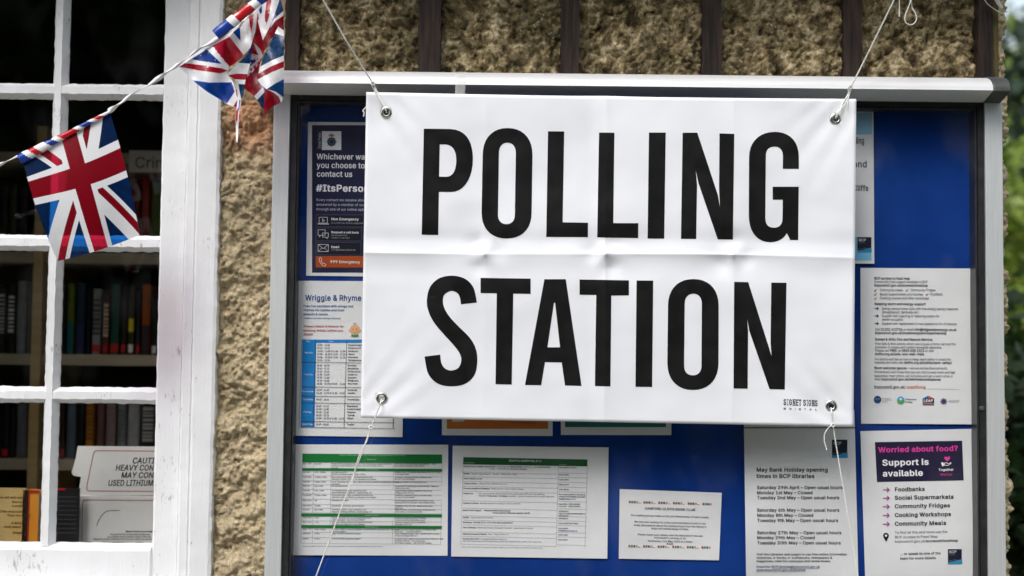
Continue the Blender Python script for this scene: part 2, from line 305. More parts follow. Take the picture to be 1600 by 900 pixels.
(|54|18 41 20 64 26 87 35 106 46 106 38 84 32 62 30 41 32 23 37 3 46 -19 35 -19 30 -9 25 1 22 11 19 21 18 31
)|54|7 -19 17 4 22 23 24 41 22 62 16 84 7 106 19 106 28 87 34 64 36 41 36 31 34 21 32 10 28 0 24 -9 19 -19
'|41|15 62 14 100 27 100 25 62
?|70|26 30 26 31 28 45 30 50 33 53 41 59 48 66 51 70 51 75 51 80 49 84 43 89 35 91 27 89 21 84 19 79 18 74 5 74 7 82 10 89 14 94 20 98 27 101 35 101 43 101 50 98 56 94 60 89 63 82 64 75 63 68 60 61 56 56 50 51 43 46 39 40 38 31 38 30;32 -1 29 0 26 2 24 5 23 8 24 11 26 14 29 16 32 17 36 16 39 14 40 11 41 8 40 5 39 2 36 0
…|116|19 -1 16 0 13 2 11 5 10 8 11 12 13 14 16 16 19 17 23 16 26 14 28 12 28 8 28 5 26 2 23 0;58 -1 54 0 51 2 49 5 49 8 49 12 51 14 54 16 58 17 61 16 64 14 66 12 67 8 66 5 64 2 61 0;96 -1 93 0 90 2 88 5 87 8 88 12 90 14 93 16 96 17 100 16 103 14 105 12 105 8 105 5 103 2 100 0
'''
GL = {}
for _row in GLYPHS.strip('\n').split('\n'):
    _c, _a, _o = _row[0], *_row[2:].split('|', 1)
    GL[_c] = (int(_a), [[(float(a), float(b)) for a, b in zip(s.split()[::2], s.split()[1::2])] for s in _o.split(';')])


def _area(p):
    return 0.5 * sum(p[i][0] * p[(i + 1) % len(p)][1] - p[(i + 1) % len(p)][0] * p[i][1] for i in range(len(p)))

def _inside(q, p):
    c = False
    for i in range(len(p)):
        (x0, y0), (x1, y1) = p[i - 1][:2], p[i][:2]
        if (y0 > q[1]) != (y1 > q[1]) and q[0] < (x1 - x0) * (q[1] - y0) / (y1 - y0) + x0:
            c = not c
    return c

def tess(polys, by_sign=False):
    """triangles (indices into the concatenated points) of outlines with holes: ear clipping"""
    base, off = [], 0
    for p in polys:
        base.append(off); off += len(p)
    P_ = [(float(q[0]), float(q[1])) for p in polys for q in p]
    depth = [sum(_inside(p[0], o) for o in polys if o is not p) for p in polys]
    if by_sign:                       # overlapping strokes: only contours that run the other way round are holes
        big = _area(max(polys, key=lambda p: abs(_area(p))))
        depth = [0 if _area(p) * big > 0 else 1 for p in polys]
    out = []
    cr = lambda a, b, c: (P_[b][0] - P_[a][0]) * (P_[c][1] - P_[a][1]) - (P_[b][1] - P_[a][1]) * (P_[c][0] - P_[a][0])
    for k, p in enumerate(polys):
        if depth[k] % 2:
            continue
        ring = list(range(base[k], base[k] + len(p)))
        if _area(p) < 0: ring.reverse()
        holes = []
        for h, q in enumerate(polys):
            if depth[h] == depth[k] + 1 and _inside(((q[0][0] + q[1][0]) / 2, (q[0][1] + q[1][1]) / 2), p):
                r_ = list(range(base[h], base[h] + len(q)))
                if _area(q) > 0: r_.reverse()
                holes.append(r_)
        holes.sort(key=lambda r_: -max(P_[i][0] for i in r_))
        for r_ in holes:
            m_ = max(range(len(r_)), key=lambda i: P_[r_[i]][0])
            M_ = r_[m_]
            best = None
            for j in range(len(ring)):
                B = ring[j]
                ok = True
                for seq in (ring, r_):
                    for i in range(len(seq)):
                        a, b = seq[i - 1], seq[i]
                        if B in (a, b) or M_ in (a, b): continue
                        if P_[a] == P_[B] or P_[b] == P_[B]: continue
                        if cr(M_, B, a) * cr(M_, B, b) < 0 and cr(a, b, M_) * cr(a, b, B) < 0:
                            ok = False; break
                    if not ok: break
                if ok:
                    # the bridge must lie inside the corner at B
                    a, b = ring[j - 1], ring[(j + 1) % len(ring)]
                    if cr(a, B, b) >= 0: inc = cr(a, B, M_) > 0 and cr(B, b, M_) > 0
                    else: inc = not (cr(b, B, M_) >= 0 and cr(B, a, M_) >= 0)
                    if not inc: continue
                    d = (P_[B][0] - P_[M_][0]) ** 2 + (P_[B][1] - P_[M_][1]) ** 2
                    if best is None or d < best[0]: best = (d, j)
            if best is None: continue
            j = best[1]
            ring = ring[:j + 1] + r_[m_:] + r_[:m_ + 1] + ring[j:]
        n_fail = 0
        while len(ring) > 3:
            cut = None
            n = len(ring)
            for i in range(n):
                a, b, c = ring[i - 1], ring[i], ring[(i + 1) % n]
                w = cr(a, b, c)
                if w <= 1e-9:
                    if abs(w) <= 1e-9: cut = (i, False); break
                    continue
                if not any(P_[q] not in (P_[a], P_[b], P_[c]) and cr(a, b, q) >= 0 and cr(b, c, q) >= 0 and cr(c, a, q) >= 0 for q in ring):
                    cut = (i, True); break
            if cut is None:
                cut = (max(range(n), key=lambda i: cr(ring[i - 1], ring[i], ring[(i + 1) % n])), True)
            i, emit = cut
            if emit: out.append((ring[i - 1], ring[i], ring[(i + 1) % n]))
            ring.pop(i)
        if len(ring) == 3 and abs(cr(*ring)) > 1e-9: out.append(tuple(ring))
    return out

def sarea(p):
    return 0.5 * sum(p[i][0] * p[(i + 1) % len(p)][1] - p[(i + 1) % len(p)][0] * p[i][1] for i in range(len(p)))

_gc = {}
def glyph(ch, bold):
    k = (ch, bold)
    if k in _gc:
        return _gc[k]
    adv, cs = GL[ch]
    if bold:
        sg = 1 if sarea(max(cs, key=lambda p: abs(sarea(p)))) > 0 else -1
        out = []
        for p in cs:
            n, q = len(p), []
            for i in range(n):
                a, b, c = Vector(p[i - 1]), Vector(p[i]), Vector(p[(i + 1) % n])
                d1, d2 = (b - a).normalized(), (c - b).normalized()
                n1, n2 = Vector((d1.y, -d1.x)) * sg, Vector((d2.y, -d2.x)) * sg
                h = n1 + n2
                if h.length < 1e-4:
                    h = n1
                h.normalize()
                l = min(bold / max(h.dot(n1), 0.35), bold * 1.6)
                q.append((b.x + h.x * l, b.y + h.y * l * 0.6))
            out.append(q)
        cs = out
    tris = tess(cs, True)
    vs = [(x, y, i) for i, p in enumerate(cs) for x, y in p]
    _gc[k] = (adv + (bold * 1.5 if bold else 0), vs, [tuple(t) for t in tris])
    return _gc[k]

def layout(s, bold=0.0, track=0.0):
    """'*' toggles bold. Returns vertices, triangles, width in units."""
    x, vs, fs, on = 0.0, [], [], False
    for ch in s:
        if ch == '*':
            on = not on
            continue
        if ch == ' ':
            x += 38 + track
            continue
        adv, gv, gf = glyph(ch, (5.0 if on else bold))
        k = len(vs)
        vs += [(x + a, b, k_) for a, b, k_ in gv]
        fs += [tuple(i + k for i in f) for f in gf]
        x += adv + track
    return vs, fs, max(x, 1.0)

class Sheet:
    """A sheet of paper with four corners on a plane y = Y; print goes on it in parts."""
    def __init__(self, TL, TR, BR, BL, Y, amp=0.0008, ph=0.0):
        self.c = [Vector(p) for p in (TL, TR, BR, BL)]
        self.Y, self.amp, self.ph = Y, amp * 1.5, ph
        self.W = (self.c[1] - self.c[0]).length
        self.H = (self.c[3] - self.c[0]).length
        self.parts = {}
    def depth(self, u, v):
        a, p = self.amp, self.ph
        return a * (1 + math.sin(3.1 * u + p) * math.cos(2.6 * v + p * 1.7) + 0.5 * math.sin(7 * v + 3 * u + p))
    def px(self, u, v):
        a, b, c, d = self.c
        return (a * (1 - u) + b * u) * (1 - v) + (d * (1 - u) + c * u) * v
    def pt(self, u, v, lift=0.0):
        q = self.px(u, v)
        return P(q.x, q.y, self.Y - self.depth(u, v) - lift)
    def uv(self, x, y):
        u, v = 0.5, 0.5
        for _ in range(8):
            e = Vector((x, y)) - self.px(u, v)
            u += e.x / self.W
            v += e.y / self.H
        return u, v
    def mb(self, part):
        return self.parts.setdefault(part, MB())
    def rect(self, part, x0, y0, x1, y1, c, lift=0.0003, n=8, m=None):
        self.quad(part, (x0, y0), (x1, y0), (x1, y1), (x0, y1), c, lift, n, m)
    def quad(self, part, a, b, c_, d, c, lift=0.0003, n=8, m=None):
        A, B, C, D = [Vector(self.uv(*p)) for p in (a, b, c_, d)]
        vs, fs = [], []
        for j in range(n + 1):
            for i in range(n + 1):
                s, t = i / n, j / n
                q = (A * (1 - s) + B * s) * (1 - t) + (D * (1 - s) + C * s) * t
                vs.append(self.pt(q.x, q.y, lift))
        for j in range(n):
            for i in range(n):
                k = j * (n + 1) + i
                fs.append((k, k + n + 1, k + n + 2, k + 1))
        self.mb(part).add(vs, fs, m or ink(c))
    def local(self, part, x, y, pts, c, lift=0.0006, m=None):
        """polygon given in photo pixels relative to (x, y), following the sheet's own axes."""
        u0, v0 = self.uv(x, y)
        tris = tess([pts])
        self.mb(part).add([self.pt(u0 + a / self.W, v0 + b / self.H, lift) for a, b in pts], [tuple(t) for t in tris], m or ink(c))
    def disc(self, part, x, y, rx, ry, c, lift=0.0006, n=20):
        self.local(part, x, y, [(rx * math.cos(2 * math.pi * i / n), ry * math.sin(2 * math.pi * i / n)) for i in range(n)], c, lift)
    def stroke(self, part, x, y, pts, w, c, lift=0.0009, closed=False):
        pts = [Vector(p) for p in pts]
        if closed:
            pts.append(pts[0])
        for a, b in zip(pts, pts[1:]):
            d = b - a
            if d.length < 1e-6:
                continue
            d.normalize()
            n = Vector((-d.y, d.x)) * w / 2
            a2, b2 = a - d * w * 0.3, b + d * w * 0.3
            self.local(part, x, y, [a2 + n, b2 + n, b2 - n, a2 - n], c, lift)
    def text(self, part, s, x, y, w, c=(35, 35, 40), cap=None, bold=0.0, align='l', lift=0.0006, up=False, fit=None, italic=0.0):
        vs, fs, wid = layout(s, bold)
        ref = layout(fit, bold)[2] if fit else wid
        sx = w / ref
        sy = (cap / 100.0) if cap else sx
        u0, v0 = self.uv(x, y)
        sh = {'l': 0, 'c': -0.5, 'r': -1.0}[align] * wid
        out = []
        for a, b, k_ in vs:
            a = (a + sh + b * italic) * sx
            b = b * sy
            du, dv = (a, -b) if not up else (-b, -a)
            out.append(self.pt(u0 + du / self.W, v0 + dv / self.H, lift + k_ * 0.00006))
        self.mb(part).add(out, fs, ink(c))
    def build(self, name, label, cat, group, paper):
        o = thing(name, label, cat, self.pt(0.5, 1.0), group)
        m = MB()
        n, k = 14, 18
        vs = [self.pt(i / n, j / k) for j in range(k + 1) for i in range(n + 1)]
        fs = [(j * (n + 1) + i, (j + 1) * (n + 1) + i, (j + 1) * (n + 1) + i + 1, j * (n + 1) + i + 1) for j in range(k) for i in range(n)]
        m.add(vs, fs, paper)
        m.obj('sheet', o, smooth=True)
        for p, b in self.parts.items():
            b.obj(p, o)
        return o

# ------------------------------------------------------------------ materials of the setting
def stone_mat(name, tones, dirt, bump=0.9, red_glow=None, grit=170, patch=26, contrast=(0.30, 0.72), chips=0.16):
    m, nt, b = base_mat(name, tones[1], 0.92, 0.15)
    tc = nd(nt, 'ShaderNodeTexCoord')
    n1 = nd(nt, 'ShaderNodeTexNoise'); n1.inputs['Scale'].default_value = patch; n1.inputs['Detail'].default_value = 10; n1.inputs['Roughness'].default_value = 0.74
    n2 = nd(nt, 'ShaderNodeTexNoise'); n2.inputs['Scale'].default_value = 7; n2.inputs['Detail'].default_value = 5
    n3 = nd(nt, 'ShaderNodeTexNoise'); n3.inputs['Scale'].default_value = grit; n3.inputs['Detail'].default_value = 6; n3.inputs['Roughness'].default_value = 0.75
    v = nd(nt, 'ShaderNodeTexVoronoi'); v.inputs['Scale'].default_value = 120
    for n in (n1, n2, n3, v):
        nt.links.new(tc.outputs['Object'], n.inputs['Vector'])
    r = nd(nt, 'ShaderNodeValToRGB')
    e = r.color_ramp.elements
    e[0].position, e[0].color = contrast[0], (*tones[0], 1)
    e[1].position, e[1].color = contrast[1], (*tones[2], 1)
    k = e.new(0.5); k.color = (*tones[1], 1)
    nt.links.new(n1.outputs['Fac'], r.inputs[0])
    rd = nd(nt, 'ShaderNodeValToRGB')
    rd.color_ramp.elements[0].position, rd.color_ramp.elements[1].position = 0.45, 0.68
    rd.color_ramp.elements[0].color, rd.color_ramp.elements[1].color = (0, 0, 0, 1), (0.75, 0.75, 0.75, 1)
    nt.links.new(n2.outputs['Fac'], rd.inputs[0])
    mx = nd(nt, 'ShaderNodeMix', data_type='RGBA')
    nt.links.new(rd.outputs[0], mx.inputs['Factor'])
    nt.links.new(r.outputs[0], mx.inputs[6])
    mx.inputs[7].default_value = (*dirt, 1)
    # pale and dark grit
    rg = nd(nt, 'ShaderNodeValToRGB')
    rg.color_ramp.elements[0].position, rg.color_ramp.elements[1].position = 0.30, 0.72
    rg.color_ramp.elements[0].color, rg.color_ramp.elements[1].color = (0.42, 0.40, 0.36, 1), (1.5, 1.48, 1.43, 1)
    nt.links.new(n3.outputs['Fac'], rg.inputs[0])
    mu = nd(nt, 'ShaderNodeMix', data_type='RGBA', blend_type='MULTIPLY')
    mu.inputs['Factor'].default_value = 0.85
    nt.links.new(mx.outputs[2], mu.inputs[6]); nt.links.new(rg.outputs[0], mu.inputs[7])
    last = mu.outputs[2]
    # small pale and black chips of aggregate
    for lo_, hi_, col_, sc_ in ((0.0, chips, (0.80, 0.74, 0.62), 105), (0.0, chips + 0.02, (0.06, 0.05, 0.038), 62)):
        vv_ = nd(nt, 'ShaderNodeTexVoronoi'); vv_.inputs['Scale'].default_value = sc_
        nz = nd(nt, 'ShaderNodeTexNoise'); nz.inputs['Scale'].default_value = 13; nz.inputs['Detail'].default_value = 3
        mp_ = nd(nt, 'ShaderNodeMapping'); mp_.inputs['Location'].default_value = (sc_, 1.3, 2.1)
        nt.links.new(tc.outputs['Object'], mp_.inputs[0]); nt.links.new(mp_.outputs[0], vv_.inputs['Vector']); nt.links.new(mp_.outputs[0], nz.inputs['Vector'])
        ds = nd(nt, 'ShaderNodeMath', operation='MULTIPLY_ADD'); ds.inputs[1].default_value = -0.55
        nt.links.new(nz.outputs['Fac'], ds.inputs[0]); 
        off_ = nd(nt, 'ShaderNodeMath', operation='ADD'); off_.inputs[1].default_value = 0.33
        nt.links.new(vv_.outputs['Distance'], off_.inputs[0]); nt.links.new(off_.outputs[0], ds.inputs[2])
        rr_ = nd(nt, 'ShaderNodeValToRGB'); rr_.color_ramp.elements[0].position, rr_.color_ramp.elements[1].position = hi_ - 0.03, hi_ + 0.03
        rr_.color_ramp.elements[0].color, rr_.color_ramp.elements[1].color = (0.75, 0.75, 0.75, 1), (0, 0, 0, 1)
        nt.links.new(ds.outputs[0], rr_.inputs[0])
        mm = nd(nt, 'ShaderNodeMix', data_type='RGBA'); mm.inputs[7].default_value = (*col_, 1)
        nt.links.new(rr_.outputs[0], mm.inputs['Factor']); nt.links.new(last, mm.inputs[6]); last = mm.outputs[2]
    if red_glow:  # reddish glow beside the flag, painted into the stone colour
        c_, r0_, col_ = red_glow
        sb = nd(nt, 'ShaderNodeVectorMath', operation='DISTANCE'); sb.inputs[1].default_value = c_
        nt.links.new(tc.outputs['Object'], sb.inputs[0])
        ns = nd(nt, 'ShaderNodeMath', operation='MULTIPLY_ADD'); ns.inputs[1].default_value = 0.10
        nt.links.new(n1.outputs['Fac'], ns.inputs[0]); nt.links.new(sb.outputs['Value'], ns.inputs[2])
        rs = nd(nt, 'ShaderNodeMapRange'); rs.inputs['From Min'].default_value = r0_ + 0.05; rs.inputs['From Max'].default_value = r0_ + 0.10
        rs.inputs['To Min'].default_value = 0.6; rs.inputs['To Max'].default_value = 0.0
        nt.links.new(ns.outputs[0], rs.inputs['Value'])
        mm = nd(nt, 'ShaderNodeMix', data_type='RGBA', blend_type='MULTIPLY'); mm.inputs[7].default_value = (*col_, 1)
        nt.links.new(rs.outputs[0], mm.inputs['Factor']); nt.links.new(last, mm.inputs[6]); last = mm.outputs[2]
    nt.links.new(last, b.inputs['Base Color'])
    ad = nd(nt, 'ShaderNodeMath', operation='MULTIPLY_ADD')
    nt.links.new(n1.outputs['Fac'], ad.inputs[0]); ad.inputs[1].default_value = 1.2
    nt.links.new(n3.outputs['Fac'], ad.inputs[2])
    bp = nd(nt, 'ShaderNodeBump'); bp.inputs['Strength'].default_value = bump; bp.inputs['Distance'].default_value = 0.006
    nt.links.new(ad.outputs[0], bp.inputs['Height'])
    nt.links.new(bp.outputs[0], b.inputs['Normal'])
    return m

M_STONE = stone_mat('stone', ((0.36, 0.285, 0.18), (0.60, 0.495, 0.325), (0.74, 0.64, 0.46)), (0.46, 0.385, 0.25), red_glow=(P(398, 190, 0) - Vector((P(340, 450, 0).x, 0.15, 0)), 0.035, (1.0, 0.48, 0.34)))
M_INFILL = stone_mat('weathered_render', ((0.07, 0.052, 0.028), (0.34, 0.265, 0.14), (0.80, 0.68, 0.45)), (0.13, 0.11, 0.055), bump=1.0, grit=95, patch=34, contrast=(0.40, 0.62), chips=0.14)

def white_paint():
    m, nt, b = base_mat('old_white_paint', (0.80, 0.80, 0.80), 0.42, 0.45)
    tc = nd(nt, 'ShaderNodeTexCoord')
    n1 = nd(nt, 'ShaderNodeTexNoise'); n1.inputs['Scale'].default_value = 9; n1.inputs['Detail'].default_value = 8
    n2 = nd(nt, 'ShaderNodeTexNoise'); n2.inputs['Scale'].default_value = 90; n2.inputs['Detail'].default_value = 9; n2.inputs['Roughness'].default_value = 0.7
    n3 = nd(nt, 'ShaderNodeTexNoise'); n3.inputs['Scale'].default_value = 16; n3.inputs['Detail'].default_value = 2
    mp = nd(nt, 'ShaderNodeMapping'); mp.inputs['Scale'].default_value = (2.2, 1.0, 0.55)
    nt.links.new(tc.outputs['Object'], mp.inputs[0])
    nt.links.new(tc.outputs['Object'], n1.inputs['Vector'])
    nt.links.new(mp.outputs[0], n2.inputs['Vector'])
    nt.links.new(tc.outputs['Object'], n3.inputs['Vector'])
    r = nd(nt, 'ShaderNodeValToRGB')
    r.color_ramp.elements[0].position, r.color_ramp.elements[1].position = 0.32, 0.62
    r.color_ramp.elements[0].color, r.color_ramp.elements[1].color = (0.72, 0.725, 0.73, 1), (0.80, 0.805, 0.815, 1)
    nt.links.new(n1.outputs['Fac'], r.inputs[0])
    # chips: fine noise peaks inside a few worn areas
    mt = nd(nt, 'ShaderNodeMath', operation='MULTIPLY_ADD'); mt.inputs[1].default_value = 0.55
    nt.links.new(n3.outputs['Fac'], mt.inputs[0]); nt.links.new(n2.outputs['Fac'], mt.inputs[2])
    rc = nd(nt, 'ShaderNodeValToRGB')
    rc.color_ramp.elements[0].position, rc.color_ramp.elements[1].position = 0.93, 0.985
    rc.color_ramp.elements[0].color, rc.color_ramp.elements[1].color = (0, 0, 0, 1), (0.65, 0.65, 0.65, 1)
    nt.links.new(mt.outputs[0], rc.inputs[0])
    mx = nd(nt, 'ShaderNodeMix', data_type='RGBA')
    nt.links.new(rc.outputs[0], mx.inputs['Factor']); nt.links.new(r.outputs[0], mx.inputs[6])
    mx.inputs[7].default_value = (0.30, 0.28, 0.25, 1)
    nt.links.new(mx.outputs[2], b.inputs['Base Color'])
    ad = nd(nt, 'ShaderNodeMath', operation='SUBTRACT')
    nt.links.new(n2.outputs['Fac'], ad.inputs[0]); nt.links.new(rc.outputs[0], ad.inputs[1])
    br = nd(nt, 'ShaderNodeTexNoise'); br.inputs['Scale'].default_value = 60; br.inputs['Detail'].default_value = 5
    mb_ = nd(nt, 'ShaderNodeMapping'); mb_.inputs['Scale'].default_value = (5, 5, 0.25)
    nt.links.new(tc.outputs['Object'], mb_.inputs[0]); nt.links.new(mb_.outputs[0], br.inputs['Vector'])
    a2 = nd(nt, 'ShaderNodeMath', operation='MULTIPLY_ADD'); a2.inputs[1].default_value = 1.2
    nt.links.new(br.outputs['Fac'], a2.inputs[0]); nt.links.new(ad.outputs[0], a2.inputs[2]); ad = a2
    bp = nd(nt, 'ShaderNodeBump'); bp.inputs['Strength'].default_value = 0.32; bp.inputs['Distance'].default_value = 0.0015
    nt.links.new(ad.outputs[0], bp.inputs['Height']); nt.links.new(bp.outputs[0], b.inputs['Normal'])
    return m
M_PAINT = white_paint()
M_TIMBER = noise_mat('dark_stained_timber', (0.006, 0.004, 0.003), (0.036, 0.020, 0.014), 22, 0.7, 0.3, 0.6, 60, stretch=(6, 6, 0.5))
M_TIMBER_OLD = noise_mat('mossy_timber', (0.045, 0.035, 0.014), (0.11, 0.09, 0.035), 22, 0.8, 0.2, 0.6, 60, stretch=(6, 6, 0.5))
M_ALU = noise_mat('satin_aluminium', (0.66, 0.68, 0.685), (0.72, 0.74, 0.745), 12, 0.45, 0.5, 0.05, 300, stretch=(40, 40, 1), metal=0.5, rvar=0.05)
M_ALU_H = noise_mat('satin_aluminium_header', (0.62, 0.62, 0.62), (0.68, 0.68, 0.68), 10, 0.5, 0.5, 0.04, 300, stretch=(1, 30, 30), metal=0.25, rvar=0.06)
M_BLACKRUB = noise_mat('black_rubber', (0.010, 0.010, 0.011), (0.022, 0.022, 0.024), 60, 0.5, 0.4, 0.1)
M_DARKALU = noise_mat('dark_door_frame', (0.022, 0.023, 0.026), (0.035, 0.036, 0.040), 40, 0.35, 0.5)
M_CAP = noise_mat('grey_plastic_cap', (0.045, 0.047, 0.045), (0.065, 0.067, 0.064), 60, 0.5, 0.4, 0.1)
M_FELT = noise_mat('blue_felt', (0.0035, 0.032, 0.195), (0.0085, 0.050, 0.265), 7, 0.95, 0.1, 0.5, 900, bdist=0.0008, lo=0.3, hi=0.72, detail=9)
M_PAPER = noise_mat('paper', (0.73, 0.74, 0.74), (0.79, 0.80, 0.80), 12, 0.5, 0.35)
M_GLOSSPAPER = noise_mat('laminated_paper', (0.72, 0.73, 0.73), (0.78, 0.79, 0.79), 10, 0.28, 0.5)
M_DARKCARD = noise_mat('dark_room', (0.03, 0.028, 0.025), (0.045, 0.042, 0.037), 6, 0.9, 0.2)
M_SHELFWOOD = noise_mat('shelf_wood', (0.42, 0.30, 0.12), (0.52, 0.38, 0.17), 8, 0.55, 0.3, stretch=(1, 1, 6))
M_SHELFEDGE = noise_mat('shelf_edge', (0.34, 0.29, 0.20), (0.42, 0.36, 0.25), 8, 0.5, 0.3, stretch=(1, 6, 6))
M_CORD = noise_mat('white_cord', (0.76, 0.74, 0.69), (0.88, 0.87, 0.83), 260, 0.8, 0.2, 0.5, 700, stretch=(1, 1, 2))
M_METAL = noise_mat('nickel_eyelet', (0.55, 0.53, 0.47), (0.70, 0.68, 0.62), 80, 0.25, 0.5, metal=1.0)

def glass_mat(name, tint=1.0, smear=0.0):
    m = bpy.data.materials.new(name); m.use_nodes = True
    nt = m.node_tree; nt.nodes.remove(nt.nodes['Principled BSDF'])
    tr = nd(nt, 'ShaderNodeBsdfTransparent'); tr.inputs[0].default_value = (tint, tint, tint, 1)
    gl = nd(nt, 'ShaderNodeBsdfGlossy'); gl.inputs['Roughness'].default_value = 0.02
    lw = nd(nt, 'ShaderNodeLayerWeight'); lw.inputs['Blend'].default_value = 0.5
    pw_ = nd(nt, 'ShaderNodeMath', operation='POWER'); pw_.inputs[1].default_value = 5
    nt.links.new(lw.outputs['Facing'], pw_.inputs[0])
    fr = nd(nt, 'ShaderNodeMapRange'); fr.inputs['To Min'].default_value = 0.05; fr.inputs['To Max'].default_value = 1.0
    nt.links.new(pw_.outputs[0], fr.inputs['Value'])
    mx = nd(nt, 'ShaderNodeMixShader')
    nt.links.new(fr.outputs[0], mx.inputs[0]); nt.links.new(tr.outputs[0], mx.inputs[1]); nt.links.new(gl.outputs[0], mx.inputs[2])
    last = mx
    if smear:
        tc = nd(nt, 'ShaderNodeTexCoord')
        mp = nd(nt, 'ShaderNodeMapping'); mp.inputs['Scale'].default_value = (1.0, 1.0, 0.6); mp.inputs['Rotation'].default_value = (0, 0.5, 0)
        n = nd(nt, 'ShaderNodeTexNoise'); n.inputs['Scale'].default_value = 9; n.inputs['Detail'].default_value = 9
        r = nd(nt, 'ShaderNodeValToRGB')
        r.color_ramp.elements[0].position, r.color_ramp.elements[1].position = 0.52, 0.82
        r.color_ramp.elements[1].color = (smear, smear, smear, 1)
        nt.links.new(tc.outputs['Object'], mp.inputs[0]); nt.links.new(mp.outputs[0], n.inputs['Vector']); nt.links.new(n.outputs['Fac'], r.inputs[0])
        df = nd(nt, 'ShaderNodeBsdfDiffuse'); df.inputs[0].default_value = (0.6, 0.6, 0.6, 1)
        m2 = nd(nt, 'ShaderNodeMixShader')
        nt.links.new(r.outputs[0], m2.inputs[0]); nt.links.new(mx.outputs[0], m2.inputs[1]); nt.links.new(df.outputs[0], m2.inputs[2])
        last = m2
    nt.links.new(last.outputs[0], nt.nodes['Material Output'].inputs[0])
    return m
M_GLASS = glass_mat('board_glass', 0.96, 0.06)
M_WGLASS = glass_mat('window_glass', 0.88, 0.03)

# ------------------------------------------------------------------ ground
def struct(mb, name):
    o = mb.obj(name); o['kind'] = 'structure'; return o
g = MB(); g.add([(-400, -400, 0), (400, -400, 0), (400, 400, 0), (-400, 400, 0)], [(0, 1, 2, 3)],
               noise_mat('rough_grass', (0.045, 0.07, 0.02), (0.08, 0.11, 0.035), 5, 0.95, 0.1, 0.5, 60))
struct(g, 'ground')
g = MB(); g.box((-5, -4.2, -0.05), (1.6, -0.0, 0.02), noise_mat('paving', (0.22, 0.21, 0.19), (0.30, 0.29, 0.26), 4, 0.9, 0.2, 0.4, 80))
struct(g, 'path')

# ------------------------------------------------------------------ the library building
WX0 = P(340, 450, 0).x                   # seam between window casing and stone
WX1 = P(1576, 450, 0).x                  # stone corner on the right
HEAD_Z = P(1000, 114, -0.03).z           # where the notice board's header meets the wall
GY = 0.045                               # plane of the window glass
xr = P(249.5, 450, GY).x                 # right edge of the glass
xm = P(84, 450, GY - 0.01).x             # mullion
pw = xr - xm
xl = xm - 2 * pw                         # the sash continues two more panes to the left
lib = thing('library_building', 'old library building of rough tan stone with dark timbers and a white paned window', 'building', (WX0, 0.15, 0))

def vnoise(x, z, freq, seed):
    rng = np.random.RandomState(seed)
    N = 256
    g_ = rng.rand(N, N)
    X, Z = x * freq, z * freq
    i, j = np.floor(X).astype(int), np.floor(Z).astype(int)
    fx, fz = X - i, Z - j
    fx, fz = fx * fx * (3 - 2 * fx), fz * fz * (3 - 2 * fz)
    a, b = g_[i % N, j % N], g_[(i + 1) % N, j % N]
    c, d = g_[i % N, (j + 1) % N], g_[(i + 1) % N, (j + 1) % N]
    return (a * (1 - fx) + b * fx) * (1 - fz) + (c * (1 - fx) + d * fx) * fz - 0.5

def rock(x, z, amp=0.009, seed=1, pits=1.0):
    w1, w2 = vnoise(x, z, 22, seed + 50), vnoise(x, z, 22, seed + 51)
    x, z = x + w1 * 0.018, z + w2 * 0.018
    h = 0.55 * vnoise(x, z, 15, seed) + 0.34 * np.tanh(8 * vnoise(x, z * 1.15, 27, seed + 1)) + 0.26 * np.tanh(7 * vnoise(x + w2 * 0.03, z + w1 * 0.03, 58, seed + 2))
    h = h + 0.40 * vnoise(x, z, 100, seed + 3) + 0.55 * vnoise(x, z, 210, seed + 4) + 0.22 * np.tanh(9 * vnoise(x, z, 130, seed + 9)) + 0.34 * vnoise(x, z, 400, seed + 5)
    p = vnoise(x, z, 55, seed + 7)
    h = h - pits * 1.5 * np.clip(p - 0.22, 0, 1)
    return h * amp

def rough_sheet(name, xs, zs, Yf, mat, seed, amp, mask=None, wrap=None, pits=1.0):
    X, Z = np.meshgrid(xs, zs)
    H = rock(X + 5, Z + 5, amp, seed, pits)
    if wrap is None:
        PX, PY, PZ = X, Yf - H, Z
    else:                                 # beyond wrap the sheet turns the corner and runs back along +y
        rad = 0.018
        t = np.clip((X - (wrap - rad)) / (rad * math.pi / 2), 0, 1) * math.pi / 2
        ext = np.maximum(X - (wrap - rad) - rad * math.pi / 2, 0)
        bx = np.minimum(X, wrap - rad) + rad * np.sin(t)
        by = Yf + rad * (1 - np.cos(t)) + ext
        PX, PY, PZ = bx + H * np.sin(t), by - H * np.cos(t), Z
    n, k = len(xs), len(zs)
    V = np.stack([PX.ravel(), PY.ravel(), PZ.ravel()], 1)
    idx = np.arange(n * k).reshape(k, n)
    F = np.stack([idx[:-1, :-1].ravel(), idx[:-1, 1:].ravel(), idx[1:, 1:].ravel(), idx[1:, :-1].ravel()], 1)
    if mask is not None:
        cx, cz = (X[:-1, :-1] + X[1:, 1:]).ravel() / 2, (Z[:-1, :-1] + Z[1:, 1:]).ravel() / 2
        F = F[mask(cx, cz)]
        used = np.unique(F)
        re = np.full(len(V), -1); re[used] = np.arange(len(used))
        V, F = V[used], re[F]
    m = MB(); m.mats = [mat]
    m.v, m.f, m.m = V.tolist(), F.tolist(), [0] * len(F)
    return m.obj(name, lib, smooth=True)

BX0, BX1 = P(422, 450, -0.052).x, P(1568.5, 450, -0.052).x       # outer edges of the notice board
PANEL_Z1 = 2.52
POSTS = [(446, 468), (654, 689), (876, 905), (1097, 1127), (1317, 1346), (1526, 1550)]
ztop = P(800, 30, 0).z
px2x = lambda px: P(px, 60, -0.006).x
